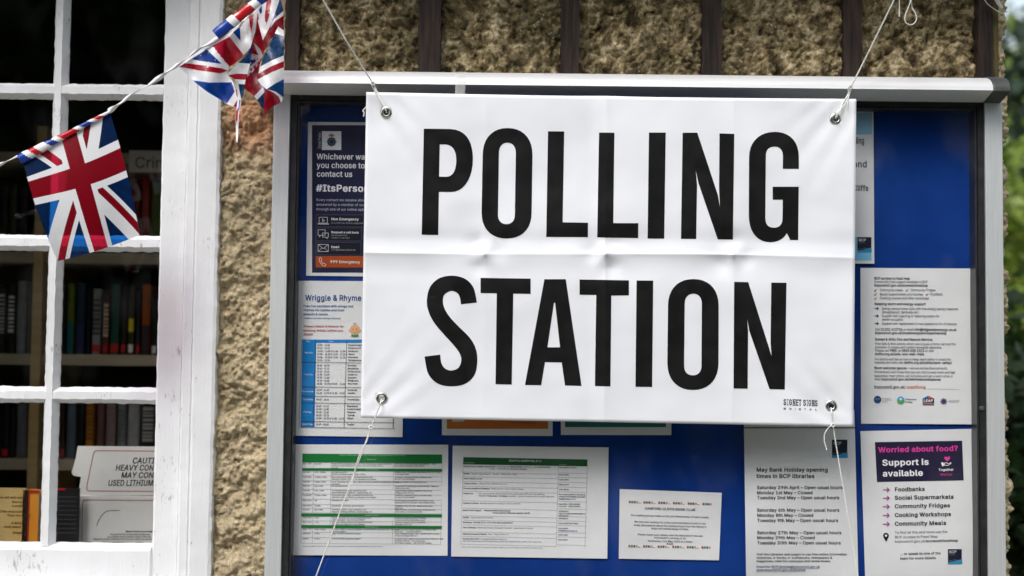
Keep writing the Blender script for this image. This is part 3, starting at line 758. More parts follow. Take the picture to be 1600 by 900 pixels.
# lower stone: everything except what lies deep behind the board
stone_top_x0 = px2x(446)
def keep(cx, cz):
    behind = (cx > BX0 + 0.03) & (cx < BX1 - 0.03) & (cz < HEAD_Z - 0.02)
    infill = (cx > stone_top_x0 + 0.004) & (cx < px2x(1560)) & (cz > HEAD_Z - 0.04)
    return ~(behind | infill)
XM = (BX0 + BX1) / 2
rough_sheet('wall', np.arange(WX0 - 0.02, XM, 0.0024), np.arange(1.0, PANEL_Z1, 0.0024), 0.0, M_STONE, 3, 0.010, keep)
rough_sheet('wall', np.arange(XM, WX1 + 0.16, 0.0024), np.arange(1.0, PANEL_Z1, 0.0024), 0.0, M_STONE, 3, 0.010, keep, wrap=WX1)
m = MB()
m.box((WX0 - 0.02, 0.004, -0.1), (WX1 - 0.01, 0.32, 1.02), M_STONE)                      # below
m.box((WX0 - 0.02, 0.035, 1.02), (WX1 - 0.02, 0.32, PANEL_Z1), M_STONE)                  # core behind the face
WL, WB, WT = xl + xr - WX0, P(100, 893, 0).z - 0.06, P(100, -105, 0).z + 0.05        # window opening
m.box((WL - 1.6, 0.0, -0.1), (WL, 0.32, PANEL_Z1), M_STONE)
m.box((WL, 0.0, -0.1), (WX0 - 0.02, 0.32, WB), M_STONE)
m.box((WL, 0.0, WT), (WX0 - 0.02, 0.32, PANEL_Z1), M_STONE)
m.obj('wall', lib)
# infill panels between the timbers
for i in range(len(POSTS) - 1):
    a, b = px2x(POSTS[i][1]) - 0.006, px2x(POSTS[i + 1][0]) + 0.006
    rough_sheet('infill_panel', np.arange(a, b, 0.0026), np.arange(HEAD_Z - 0.05, PANEL_Z1, 0.0026), 0.010, M_INFILL, 20 + i * 3, 0.013, pits=2.2)
for i, (a, b) in enumerate(POSTS):
    m = MB()
    x0, x1 = px2x(a), px2x(b)
    zs = np.linspace(HEAD_Z - 0.06, PANEL_Z1, 60)
    for k in range(59):
        j0, j1 = 0.0012 * math.sin(k * 1.7 + i), 0.0012 * math.sin((k + 1) * 1.7 + i)
        y0 = -0.012
        v = [(x0 + j0, y0, zs[k]), (x1 + j0, y0, zs[k]), (x1 + j0, 0.04, zs[k]), (x0 + j0, 0.04, zs[k]),
             (x0 + j1, y0, zs[k + 1]), (x1 + j1, y0, zs[k + 1]), (x1 + j1, 0.04, zs[k + 1]), (x0 + j1, 0.04, zs[k + 1])]
        m.add(v, [(0, 1, 5, 4), (1, 2, 6, 5), (3, 0, 4, 7)], M_TIMBER)
    m.obj('timber_post', lib)
m = MB(); m.box((px2x(1550.5), -0.006, HEAD_Z - 0.06), (px2x(1560), 0.04, PANEL_Z1), M_TIMBER_OLD); m.obj('timber_post', lib)
# eave: soffit, fascia and a slope of roof above the picture
EZ = 2.52
m = MB()
m.box((WL - 2.0, -0.22, EZ), (WX1 + 0.25, 0.35, EZ + 0.025), M_TIMBER)
m.box((WL - 2.0, -0.245, EZ - 0.03), (WX1 + 0.25, -0.2205, EZ + 0.13), M_TIMBER)
m.obj('eave', lib)
m = MB()
m.add([(WL - 2.0, -0.27, EZ + 0.10), (WX1 + 0.3, -0.27, EZ + 0.10), (WX1 + 0.3, 3.0, EZ + 2.4), (WL - 2.0, 3.0, EZ + 2.4),
       (WL - 2.0, -0.27, EZ + 0.13), (WX1 + 0.3, -0.27, EZ + 0.13), (WX1 + 0.3, 3.0, EZ + 2.43), (WL - 2.0, 3.0, EZ + 2.43)],
      [(0, 3, 2, 1), (4, 5, 6, 7), (0, 1, 5, 4), (1, 2, 6, 5), (2, 3, 7, 6), (3, 0, 4, 7)],
      noise_mat('roof_tile', (0.10, 0.05, 0.035), (0.16, 0.08, 0.05), 20, 0.9, 0.2, 0.5, 60))
m.obj('roof', lib)
# the room behind the window
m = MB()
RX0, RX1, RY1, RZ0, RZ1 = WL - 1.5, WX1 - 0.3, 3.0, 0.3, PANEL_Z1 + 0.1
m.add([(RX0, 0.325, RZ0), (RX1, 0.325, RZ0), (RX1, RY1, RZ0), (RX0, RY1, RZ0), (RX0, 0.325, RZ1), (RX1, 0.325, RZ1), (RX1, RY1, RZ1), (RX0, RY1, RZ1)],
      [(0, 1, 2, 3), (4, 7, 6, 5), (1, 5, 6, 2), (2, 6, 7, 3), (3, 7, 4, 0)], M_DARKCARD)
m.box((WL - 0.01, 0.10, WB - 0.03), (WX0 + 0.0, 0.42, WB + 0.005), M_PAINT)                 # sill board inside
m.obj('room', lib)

# window
win = bpy.data.objects.new('window', None); COL.objects.link(win); win.parent = lib
win.location = Vector((WX0, GY, WB)) - lib.location
def wob(m, amp=0.0007, f=60):
    """hand-painted, slightly uneven edges"""
    for i, p in enumerate(m.v):
        q = Vector(p) * f
        m.v[i] = (p[0] + amp * noise.noise(q), p[1] + 0.5 * amp * noise.noise(q + Vector((9, 3, 1))), p[2] + amp * noise.noise(q + Vector((3, 7, 5))))
def strip(m, prof, a, b, axis, n, mat):
    """open profile [(across, y)] swept along z ('v') or x ('h') from a to b in n steps"""
    k = len(prof); vs = []; fs = []
    for i in range(n + 1):
        t = a + (b - a) * i / n
        for s, y in prof:
            vs.append((s, y, t) if axis == 'v' else (t, y, s))
    for i in range(n):
        for j in range(k - 1):
            q = (i * k + j, i * k + j + 1, (i + 1) * k + j + 1, (i + 1) * k + j)
            fs.append(q if axis == 'v' else q[::-1])
    m.add(vs, fs, mat)
zr = P(185, 849, GY).z                       # bottom edge of the glass
zb = [P(185, y, GY - 0.01).z for y in (143.5, 381.0, 619.0)]
pitch_z = (zb[0] - zb[2]) / 2
zt = zb[0] + pitch_z                         # top of the glass
hb = 0.0145
# casing: flat sash stile, bead and outer board, all one run down the right side
x_a, x_b = P(287, 450, 0.02).x, P(304, 450, 0).x
casing = [(xr, GY + 0.004), (xr + 0.004, 0.024), (xr + 0.008, 0.021), (x_a - 0.002, 0.021), (x_a, 0.024), (x_a + 0.003, 0.006), (x_a + 0.008, 0.0),
          (x_b - 0.004, 0.0), (x_b - 0.002, 0.003), (x_b, 0.003), (x_b + 0.002, -0.011), (x_b + 0.006, -0.014), (WX0 - 0.0085, -0.014), (WX0 - 0.006, -0.014), (WX0 - 0.004, -0.014), (WX0 + 0.002, -0.011), (WX0 + 0.004, 0.02)]
m = MB(); strip(m, casing, WB - 0.02, WT, 'v', 420, M_PAINT); wob(m, 0.0011, 45)
for i_, p_ in enumerate(m.v):                 # flaking outer edge against the stone
    if p_[0] > WX0 - 0.001:
        q_ = Vector((3.1, 0.4, p_[2] * 48)); f_ = noise.noise(q_) + 0.6 * noise.noise(q_ * 3.3)
        m.v[i_] = (p_[0] + 0.0016 * f_ - 0.0006, p_[1], p_[2])
m.obj('casing', win, smooth=False)
m = MB(); strip(m, [(xl + xr - s, y) for s, y in casing[::-1]], WB - 0.02, WT, 'v', 60, M_PAINT); wob(m); m.obj('casing', win)
m = MB(); strip(m, [(zr + 0.001, GY + 0.004), (zr - 0.006, 0.022), (zr - 0.010, 0.019), (zr - 0.075, 0.019), (zr - 0.078, 0.03)][::-1], xl - 0.02, xr + 0.0015, 'h', 160, M_PAINT)
wob(m, 0.0011, 45); m.obj('bottom_rail', win)
m = MB(); strip(m, [(zt + 0.08, 0.03), (zt + 0.07, 0.019), (zt + 0.01, 0.019), (zt + 0.006, 0.022), (zt, GY + 0.004)][::-1], xl - 0.02, xr + 0.0015, 'h', 60, M_PAINT)
m.obj('top_rail', win)
m = MB()
m.box((xl - 0.3, -0.03, WB - 0.045), (WX0 + 0.03, 0.05, zr - 0.079), M_PAINT)
m.obj('sill', win, bevel=0.004)
prof = lambda c: [(c - hb, GY), (c - hb + 0.001, GY - 0.005), (c - 0.006, GY - 0.019), (c + 0.006, GY - 0.019), (c + hb - 0.001, GY - 0.005), (c + hb, GY)]
for c in (xm, xm - pw):
    m = MB(); strip(m, prof(c), zr - 0.004, zt + 0.004, 'v', 300, M_PAINT); wob(m, 0.0012, 70); m.obj('glazing_bar', win)
for z in zb:
    m = MB()
    pr = [(s + 0.002 * (1 if s > z else 0), y + 0.0007) for s, y in prof(z)]
    strip(m, pr[::-1], xl, xr + 0.003, 'h', 240, M_PAINT)
    wob(m, 0.0016, 80); m.obj('glazing_bar', win)
m = MB(); m.add([(xl - 0.01, GY + 0.002, zr - 0.01), (xr + 0.01, GY + 0.002, zr - 0.01), (xr + 0.01, GY + 0.002, zt + 0.01), (xl - 0.01, GY + 0.002, zt + 0.01)], [(0, 1, 2, 3)], M_WGLASS)
m.obj('glass_pane', win)

# ------------------------------------------------------------------ notice board
PANEL_Y = -0.012
FY = -0.052
BZ0 = P(800, 945, FY).z
IX0, IX1 = P(447.5, 450, FY).x, P(1541.5, 450, FY).x
z0 = P(900, 134, -0.10).z
board = thing('notice_board', 'glazed aluminium notice board with a blue back panel fixed to the stone wall', 'notice board', (0.07, -0.02, BZ0))
m = MB(); m.box((BX0 + 0.004, PANEL_Y, BZ0 + 0.01), (BX1 - 0.004, 0.012, z0 - 0.004), M_FELT); m.obj('back_panel', board)
for a, b in ((BX0, IX0), (IX1, BX1)):
    m = MB(); m.box((a, FY, BZ0), (b, 0.010, z0 - 0.006), M_ALU); m.obj('frame_post', board, bevel=0.0012)
m = MB(); m.box((IX0 + 0.0005, FY + 0.001, BZ0), (IX1 - 0.0005, 0.010, BZ0 + 0.03), M_ALU); m.obj('frame_rail', board, bevel=0.0012)
top_in = z0 - 0.0115
m = MB()
gi = 0.0125
for a, b in ((IX0, IX0 + gi), (IX1 - gi, IX1)):
    m.box((a + 0.0004, FY + 0.006, BZ0 + 0.0305), (b, PANEL_Y - 0.0005, top_in), M_BLACKRUB)
m.box((IX0 + gi + 0.0003, FY + 0.0065, top_in - 0.010), (IX1 - gi - 0.0003, PANEL_Y - 0.0005, top_in), M_BLACKRUB)
m.box((IX0 + gi + 0.0003, FY + 0.0065, BZ0 + 0.0305), (IX1 - gi - 0.0003, PANEL_Y - 0.0005, BZ0 + 0.040), M_BLACKRUB)
m.obj('gasket', board)
m = MB()
dz0, dz1, dx0, dx1 = BZ0 + 0.0405, top_in - 0.0105, IX0 + gi + 0.0003, IX1 - gi - 0.0003
dw = 0.0035
for a, b in ((dx0, dx0 + dw), (dx1 - dw, dx1)):
    m.box((a, FY + 0.009, dz0), (b, PANEL_Y - 0.0005, dz1), M_DARKALU)
m.box((dx0 + dw, FY + 0.009, dz1 - dw), (dx1 - dw, PANEL_Y - 0.0005, dz1), M_DARKALU)
m.obj('door_frame', board, bevel=0.0006)
m = MB(); m.add([(dx0 + 0.001, FY + 0.013, dz0), (dx1 - 0.001, FY + 0.013, dz0), (dx1 - 0.001, FY + 0.013, dz1), (dx0 + 0.001, FY + 0.013, dz1)], [(0, 1, 2, 3)], M_GLASS)
m.obj('glass_pane', board)
m = MB(); q_ = P(1533.5, 638, FY + 0.006)
n_ = 14
vs = [(q_.x + r * math.cos(2 * math.pi * k / n_), FY + y, q_.z + r * math.sin(2 * math.pi * k / n_)) for r, y in ((0.0042, 0.008), (0.0042, 0.0035), (0.0034, 0.0028), (0.0001, 0.0028)) for k in range(n_)]
m.add(vs, [(j * n_ + k, j * n_ + (k + 1) % n_, (j + 1) * n_ + (k + 1) % n_, (j + 1) * n_ + k) for j in range(3) for k in range(n_)], M_CAP)
m.obj('lock', board)
# header: rounded aluminium hood with plastic end caps
def hood(grow=0.0):
    p = [(0.0, z0 + 0.012), (0.0, z0 + 0.034 + grow)]
    for i in range(13):
        t = i / 12 * math.pi / 2
        p.append((-0.045 - (0.055 + grow) * math.sin(t), z0 + (0.031 + grow) * math.cos(t) + 0.001))
    p += [(-0.1005 - grow, z0 - grow), (-0.0985 - grow, z0 - 0.0012 - grow), (-0.058, z0 - 0.0105 - grow), (-0.054, z0 - 0.0115 - grow), (-0.0, z0 - 0.0115 - grow)]
    return p
hx0, hx1 = BX0 - 0.004, P(1552, 135, -0.10).x
hd = MB(); hd.prism(hood()[::-1], hx0, hx1, M_ALU_H)
hd = hd.obj('header', board)
for p in hd.data.polygons:
    p.use_smooth = len(p.vertices) == 4
hd.data.set_sharp_from_angle(angle=R(32))
cw = P(1579, 142, -0.10).x - hx1
for a, b in ((hx1 + 0.0002, hx1 + cw), (hx0 - cw, hx0 - 0.0002)):
    m = MB(); m.prism(hood(0.0022)[::-1], a, b, M_CAP); m.obj('end_cap', board, bevel=0.002)

# ------------------------------------------------------------------ the notices behind the glass
SY = PANEL_Y - 0.0015
NAVY, INK, WHITE = (27, 29, 62), (38, 38, 44), (245, 245, 245)
PINK, BLUE = (222, 70, 160), (22, 74, 140)

def bcp(s, x, y, w, h, part='logo'):
    s.rect(part, x, y, x + w, y + h, (24, 28, 48), 0.0004)
    s.local(part, x, y, [(0, h * .86), (w * .3, h * .84), (w * .55, h * .78), (w, h * .70), (w, h), (0, h)], (45, 140, 185), 0.0008)
    s.text(part, 'BCP', x + w * .1, y + h * .27, w * .52, (230, 230, 235), bold=1.5, lift=0.0010)
    s.text(part, 'Council', x + w * .1, y + h * .40, w * .42, (120, 125, 140), lift=0.0010)
    rr = random.Random(4)
    for i in range(9):
        s.disc(part, x + w * (0.06 + 0.11 * i), y + h * (0.80 - 0.012 * i + rr.uniform(-.05, .03)), w * .016, w * .016, (225, 225, 235), 0.0012, 6)

# -- police contact notice
s = Sheet((481.2, 190.4), (651, 191.5), (648, 433), (478.3, 430.7), SY, 0.0004)
s.rect('poster_print', 487.5, 195.5, 644, 426, NAVY, 0.0003, 12)
s.rect('logo', 495.3, 205, 503, 234.3, (70, 74, 100), 0.0005); s.rect('logo', 495.9, 205.6, 502.9, 233.7, (20, 22, 46), 0.0007)
s.rect('logo', 502.9, 205, 533.2, 234.3, (226, 228, 230), 0.0006)
s.text('logo', 'Dorset Police', 501.0, 232.0, 25, (215, 215, 222), cap=4.2, lift=0.0010, up=True)
star = []
for i in range(32):
    a = 2 * math.pi * i / 32 - math.pi / 2
    r_ = 9.6 if i % 4 == 0 else (7.6 if i % 2 == 0 else 6.4)
    star.append((r_ * math.cos(a), r_ * math.sin(a) * 1.0))
s.local('logo', 518, 221.5, star, (150, 165, 180), 0.0009)
s.disc('logo', 518, 221.5, 6.6, 6.6, (30, 36, 52), 0.0012); s.disc('logo', 518, 221.5, 4.6, 4.6, (96, 108, 122), 0.0014); s.disc('logo', 518, 221.5, 3.6, 3.6, (34, 42, 60), 0.0016)
s.local('logo', 518, 212, [(-3.6, 1.5), (-4.6, -2.2), (-2.2, -1.2), (0, -4.2), (2.2, -1.2), (4.6, -2.2), (3.6, 1.5)], (158, 116, 60), 0.0018)
for t_, y_ in (('Whichever way', 248.7), ('you choose to', 262.3), ('contact us', 275.9)):
    s.text('heading', t_, 494.8, y_, 76, (238, 238, 242), cap=8.6, bold=3.6, fit='Whichever wa')
s.text('heading', '#ItsPersonal', 494.2, 298.8, 74.5, (242, 242, 246), cap=10.2, bold=6.0, fit='#ItsPerso')
for t_, y_ in (('Every contact we receive about', 314), ('answered by a member of our', 321.3), ('through one of our online options', 328.6)):
    s.text('body_text', t_, 494.2, y_, 74, (205, 206, 218), fit='Every contact we receive abo')
for k, (y0_, y1_, xr_) in enumerate(((335.4, 354.4, 640), (355.8, 376.2, 564.8), (378, 398, 564.2))):
    s.rect('contact_list', 493.5, y0_, xr_, y1_, (88, 92, 112), 0.0006); s.rect('contact_list', 494.1, y0_ + .6, xr_ - .6, y1_ - .6, (17, 20, 33), 0.0009)
LC = (200, 202, 212)
s.stroke('contact_list', 505, 344.5, [(-6.5, -5), (6.5, -5), (6.5, 4), (-6.5, 4)], .8, LC, 0.0013, True); s.stroke('contact_list', 505, 344.5, [(-8.5, 5.4), (8.5, 5.4)], 1.4, LC, 0.0013)
s.stroke('contact_list', 505, 344.5, [(-1.5, -3), (2.5, .5), (.2, .8), (-.6, 2.6)], .7, LC, 0.0013, True)
s.stroke('contact_list', 505, 365.5, [(-8, -6.5), (3, -6.5), (3, 2), (-4, 2), (-6, 5), (-6, 2), (-8, 2)], .8, LC, 0.0013, True)
s.stroke('contact_list', 505, 365.5, [(-1, 3), (-1, -1.5), (8, -1.5), (8, 5), (6.5, 5), (6.5, 7.2), (4, 5), (-1, 5)], .8, LC, 0.0013, True)
s.stroke('contact_list', 505, 387.5, [(-8, -5.5), (8, -5.5), (8, 5.5), (-8, 5.5)], .8, LC, 0.0013, True); s.stroke('contact_list', 505, 387.5, [(-8, -5.5), (0, 1), (8, -5.5)], .8, LC, 0.0014)
s.stroke('contact_list', 505, 387.5, [(-8, 5.5), (-2, 0)], .6, LC, 0.0014); s.stroke('contact_list', 505, 387.5, [(8, 5.5), (2, 0)], .6, LC, 0.0014)
for t_, w_, y_ in (('Non Emergency', 43, 344), ('Request a call back', 43, 364.3), ('Email', 12.7, 387.4)):
    s.text('contact_list', t_, 517.6, y_, w_, (232, 232, 238), bold=5, lift=0.0013)
for t_, w_, y_ in (('If a crime has already happened', 50, 349.3), ('dorset.police.uk/', 25, 368.6), ('request-a-call-back', 29, 372.4), ('101@dorset.police.uk', 38, 391.4)):
    s.text('contact_list', t_, 517.6, y_, w_, (170, 172, 184), lift=0.0013)
s.rect('emergency_band', 493.3, 400, 640, 418, (168, 72, 26), 0.0007)
s.stroke('emergency_band', 504, 409, [(-5, -6), (-2.5, -6.4), (-1.2, -3), (-2.6, -1.6), (.6, 3), (2.4, 2.4), (5.4, 4.4), (4.2, 6.6), (0, 6), (-4, 1), (-5.6, -3.6)], .8, (235, 215, 205), 0.0012, True)
s.text('emergency_band', '999 Emergency', 515.8, 411, 47, (240, 228, 222), bold=4, lift=0.0012)
s.build('notice', 'dark navy police contact notice with an orange emergency band left of the banner', 'notice', 'notices in the board', M_PAPER)

# -- babies' session timetable
s = Sheet((461.6, 438.7), (632, 439.5), (629, 683), (457.2, 680.7), SY, 0.0006, 1.0)
s.text('heading', 'Wriggle & Rhyme', 476.9, 469.4, 88, BLUE, cap=8.6, bold=4)
for t_, w_, y_, c_ in (('Free fun sessions with songs and', 78, 479.6, BLUE), ('rhymes for babies and their', 64, 485.9, BLUE), ('parents & carers', 38, 492.4, BLUE), ('(toddlers and older siblings welcome)', 58, 498, (60, 95, 150)),
                       ('Always check in branch for', 63, 511.2, (176, 50, 52)), ('booking details before you', 62, 517.7, (176, 50, 52)), ('attend', 14.5, 523.6, (176, 50, 52))):
    s.text('body_text', t_, 474.2, y_, w_, c_, bold=3.5)
SK = (232, 178, 128)
s.disc('drawing', 554.5, 515, 8, 7.4, SK, 0.0008); s.disc('drawing', 546.6, 516, 1.8, 2, SK, 0.0007); s.disc('drawing', 562.4, 516, 1.8, 2, SK, 0.0007)
s.stroke('drawing', 554.5, 507, [(-1, 1), (-2, -1.4), (.4, -2.4), (1.6, -.6)], .8, (150, 90, 50), 0.0011)
s.disc('drawing', 551.8, 514.4, .8, .9, (50, 40, 40), 0.0012, 8); s.disc('drawing', 557.2, 514.4, .8, .9, (50, 40, 40), 0.0012, 8)
s.disc('drawing', 549.6, 517.6, 1.4, 1.1, (228, 140, 110), 0.0010, 8); s.disc('drawing', 559.4, 517.6, 1.4, 1.1, (228, 140, 110), 0.0010, 8)
s.stroke('drawing', 554.5, 518.6, [(-1.8, 0), (0, 1), (1.8, 0)], .6, (150, 60, 50), 0.0012)
s.local('drawing', 554.5, 523.6, [(-6, 2), (-5, -1.4), (-2, .2), (0, -1), (2, .2), (5, -1.4), (6, 2), (0, 3)], (60, 140, 70), 0.0010)
TB = (28, 128, 200)
xa, xb, xc, xd = 471.8, 493.4, 541.8, 618.0
rows = [(530.6, 535.7), (535.7, 565.7), (565.7, 604.2), (604.2, 618.6), (618.6, 629.3), (629.3, 658.2), (658.2, 667.4)]
s.quad('table', (xa + .7, rows[0][0]), (xd + .9, rows[0][0]), (xd + .9, rows[0][1]), (xa + .6, rows[0][1]), TB, 0.0004)
s.quad('table', (xa + .6, rows[0][1]), (xb + .6, rows[0][1]), (xb - 2, 667.4), (xa - 2, 667.4), TB, 0.0004)
days = ['Monday', 'Tuesday', 'Wednesday', 'Thursday', 'Friday', 'Saturday']
times = [['10.30 - 11.00', '10.15 - 10.45', '10.30 - 11.00 & 11.30 - 12.00', '10.00 - 10.30 & 11.00 - 11.30', '10.00 - 10.30 & 11.00 - 11.30', '10.30 - 11.00'],
         ['10.00 - 10.30', '10.45 - 11.15', '10.15 - 10.45', '10.30 - 11.00', '10.30 - 11.00', '10.00 - 10.30', '10.00 - 10.30 & 10.30 - 11.00'],
         ['10.30 - 11.00', '10.30 - 11.00 & 11.30 - 12.00'], ['09.45 - 10.15'],
         ['10.45 - 11.15', '10.30 - 11.00', '10.30 - 11.00', '10.00 - 10.30', '10.00 - 10.30 & 11.00 - 11.30'], ['10.00 - 10.30']]
places = [['Canford Heath', 'Christchurch', 'Creekmoor', 'Kinson', 'Pokesdown', 'Springbourne'], ['Boscombe', 'Broadstone', 'Christchurch', 'Creekmoor', 'Rossmore', 'Westbourne', 'West Howe'],
          ['Hamworthy', 'Oakdale'], ['Charminster'], ['Broadstone', 'Canford Heath', 'Rossmore', 'Tuckton', 'Winton'], ['Tuckton']]
for (y0_, y1_), dname, tt, pp in zip(rows[1:], days, times, places):
    ym = (y0_ + y1_) / 2; dx = -(ym - 535) * 0.018
    s.text('table', dname, (xa + xb) / 2 + dx, ym + 1.4, 2.1 * len(dname), (225, 238, 248), align='c', lift=0.0009)
    n_ = len(tt); st = 4.75
    ys = y0_ + ((y1_ - y0_) - (n_ - 1) * st) / 2 + 1.5
    for i_, (a_, b_) in enumerate(zip(tt, pp)):
        s.text('table', a_, xb + 2.4 + dx, ys + i_ * st, 1.52 * len(a_), (52, 52, 60), cap=2.7, bold=4)
        s.text('table', b_, xc + 2.4 + dx, ys + i_ * st, 1.7 * len(b_), (52, 52, 60), cap=2.7, bold=4)
    s.stroke('table', xa + dx, y1_, [(0, 0), (xd - xa, .6)], .7, (70, 72, 82), 0.0010)
for x_, k_ in ((xb, .7), (xc, .7), (xd, .9), (xa, .5)):
    s.stroke('table', x_, 530.6, [(0, 0), (-2.2, 137)], k_, (70, 72, 82), 0.0010)
s.text('table', 'Day', 482, 534.6, 6, (225, 238, 248), align='c', lift=0.0009); s.text('table', 'Time', 517, 534.6, 8, (225, 238, 248), align='c', lift=0.0009)
s.build('notice', 'white timetable notice with a blue day column and a blue title, left of the banner', 'notice', 'notices in the board', M_PAPER)

# -- green banded support table
s = Sheet((457.9, 694.3), (700.3, 694.9), (699.2, 868.3), (457.3, 867.4), SY, 0.0008, 2.0)
GC = lambda cx, cy: (440 + cx / 3.461, 640 + cy / 3.461)
GREEN = (22, 116, 52)
s.quad('table', GC(112, 238), GC(868, 243), GC(868, 291), GC(112, 285), GREEN, 0.0004)
s.text('table', 'WEEKLY FOOD AND SUPPORT TIMETABLE FOR HOMELESS PEOPLE 2023', *GC(490, 250), 103, (170, 215, 180), cap=1.9, align='c', lift=0.0009)
s.text('table', 'BREAKFAST', *GC(487, 273), 15, (180, 220, 190), cap=2.0, align='c', lift=0.0009)
for a_, b_, t_ in ((316, 330, 'FOOD PROVISION'), (561, 577, 'CHRISTCHURCH'), (624, 640, 'POOLE')):
    s.quad('table', GC(110 - (a_ > 500) * 4, a_), GC(867, a_ + 5), GC(867, b_ + 5), GC(110 - (a_ > 500) * 4, b_), GREEN, 0.0006)
    s.text('table', t_, *GC(487, b_ - 2), 21, (170, 215, 180), cap=1.9, align='c', lift=0.0010)
lines = [285, 330, 357, 383, 405, 430, 455, 483, 512, 533, 557, 577, 601, 624, 640, 662, 690, 722]
for i_, y_ in enumerate(lines):
    s.stroke('table', *GC(110, y_), [(0, 0), (218.5, 1.3)], .35, (120, 125, 125), 0.0008)
for x_ in (112, 173, 268, 606, 868):
    s.stroke('table', *GC(x_, 288 if x_ != 868 else 292), [(0, 0), (-1.6, 126)], .35, (120, 125, 125), 0.0008)
rowtxt = [(285, 'Mon - Sun', '10am-2pm', ['Hot breakfast & takeaway food, hot drinks, food parcel, support with food,', 'clothing, benefit enquiries, internet, mail, GP, housing queries', 'provided'], ['BHP Project, 30 Purbeck Road, Bournemouth,      BH2', 'BH2, Tel 01202 000000 or 07900 000000']),
          (330, 'Mon eve', '6.30 - 8.00pm', ['Hot meal and drinks', 'Showers & clothing available 7.30pm-8.30pm'], ['Salvation Army, 1 Cambridge Road, Winton, BH9 1FF   01202', '01202 400000 00000']),
          (357, 'Tue lunch', '11.00am-1.00pm', ['Hot sit down lunch, drop-in serving hot food at 1pm', 'Help with clothing, referrals, conversation and support'], ['St Swithins, Lansdowne Church, Lansdowne Road,', 'BH1 1SD, Tel 01202 000000']),
          (383, 'Tue Eve', '6.00pm-7.00pm', ['Food, friendship, tent supplies, donated clothes, bedding, sleeping bags, first aid', 'and advice'], ['Horseshoe Common, Old Christchurch Road,']),
          (405, 'Wed eve', '5pm-6.30pm', ['Hot takeaway dinners'], ['Citygate Church, Holdenhurst Road, BH8 8AS   Support to', "Parley's Drive, BH1"]),
          (430, 'Thu eve', '6.30-7.30pm', ['Hot takeaway dinner, soup, sandwiches, cake', 'Help with clothing, toiletries, sleeping bags, etc'], ['Hope for Food, outside St Stephens Church Hall,', 'St Stephens Way, BH2 6JZ']),
          (455, 'Fri lunch', '11.00am-1.00pm', ['Hot sit down lunch, drop-in serving hot food at 1pm', 'Help with clothing, referrals, conversation and support'], ['St Swithins, Lansdowne Church, Lansdowne Road,', 'BH1 1SD, Tel 01202 000000']),
          (483, 'Sat & Sun', '1pm', ['Provision of hot meal'], ['We are Humans, Bournemouth Town Centre, in front', 'opposite Boots the Chemist. Further details online']),
          (512, 'Sun lunch', '12.00pm', ['Sandwiches & hot drinks, general support'], ['Gillingham House Car Park, opposite Arts Centre', 'House Town']),
          (533, 'Sun eve', '5pm-7.00pm', ['Hot takeaway dinner, soup, sandwiches, cake', 'Help with clothing, toiletries, sleeping bags, etc'], ['Hope for Food, 14 Church Street, in the hall at St', 'Andrews URC, 14 Exeter Rd, BH2 6AG']),
          (577, 'Every day', '2-4pm', ['Hot hub, essential services and support delivered', 'Community supper - meal, Tel 01202 000000'], ['Christchurch Foodbank, Tel 07490 000000', 'By email: christchurch@foodbank.org.uk']),
          (601, 'Mon-Thurs', '6-7pm', ['Hot food, clothing, bedding and essential services', 'Hot drinks and support for rough sleepers'], ['Christchurch Support Team 07770 000000', '08 Bargates, BH23 1QD']),
          (640, 'Mon - Fri', '10am - 2.00pm', ['Hot rolls, drinks, clothing, breakfast, essential items, toiletries with clothes etc', 'advice and support'], ['Routes to Roots, Lagland Centre, Hill Street, Poole,', 'BH15 1NR.        Tel 01202 000000']),
          (662, 'Saturday', '8.30pm', ['Soup, hot drinks and general support'], ['Under Towngate Bridge, Poole - opposite side to railway,', 'contact via Instagram/Church']),
          (690, 'Sunday', '8.00pm', ['Food, hot drinks and general support'], ['Routes to Roots, Lagland Centre, Hill Street, Poole BH15 1NR,', 'c/o North Temporal - 1st & 3rd Sundays', 'c/o St Mary Longfleet - 2nd, 4th & 5th Sundays'])]
for y_, a_, b_, cs_, ds_ in rowtxt:
    if a_: s.text('table', a_, *GC(115, y_ + 10), 1.5 * len(a_), INK, cap=2.0, bold=2)
    if b_: s.text('table', b_, *GC(178, y_ + 11), 1.35 * len(b_), INK, cap=2.0, bold=2)
    for i_, t_ in enumerate(cs_): s.text('table', t_, *GC(271, y_ + 11 + i_ * 11), 1.26 * len(t_), INK, cap=2.0, bold=2)
    for i_, t_ in enumerate(ds_): s.text('table', t_, *GC(611, y_ + 12 + i_ * 11), 1.26 * len(t_), INK, cap=2.0, bold=2)
s.text('footnote', 'Please see the BCHP Web Food maps for housing, foodbanks, community fridges and additional Support Services', *GC(112, 741), 126, (70, 70, 75), cap=1.6)
s.build('notice', 'white landscape notice filled by a green banded table, crossed by the lower left cord', 'notice', 'notices in the board', M_PAPER)

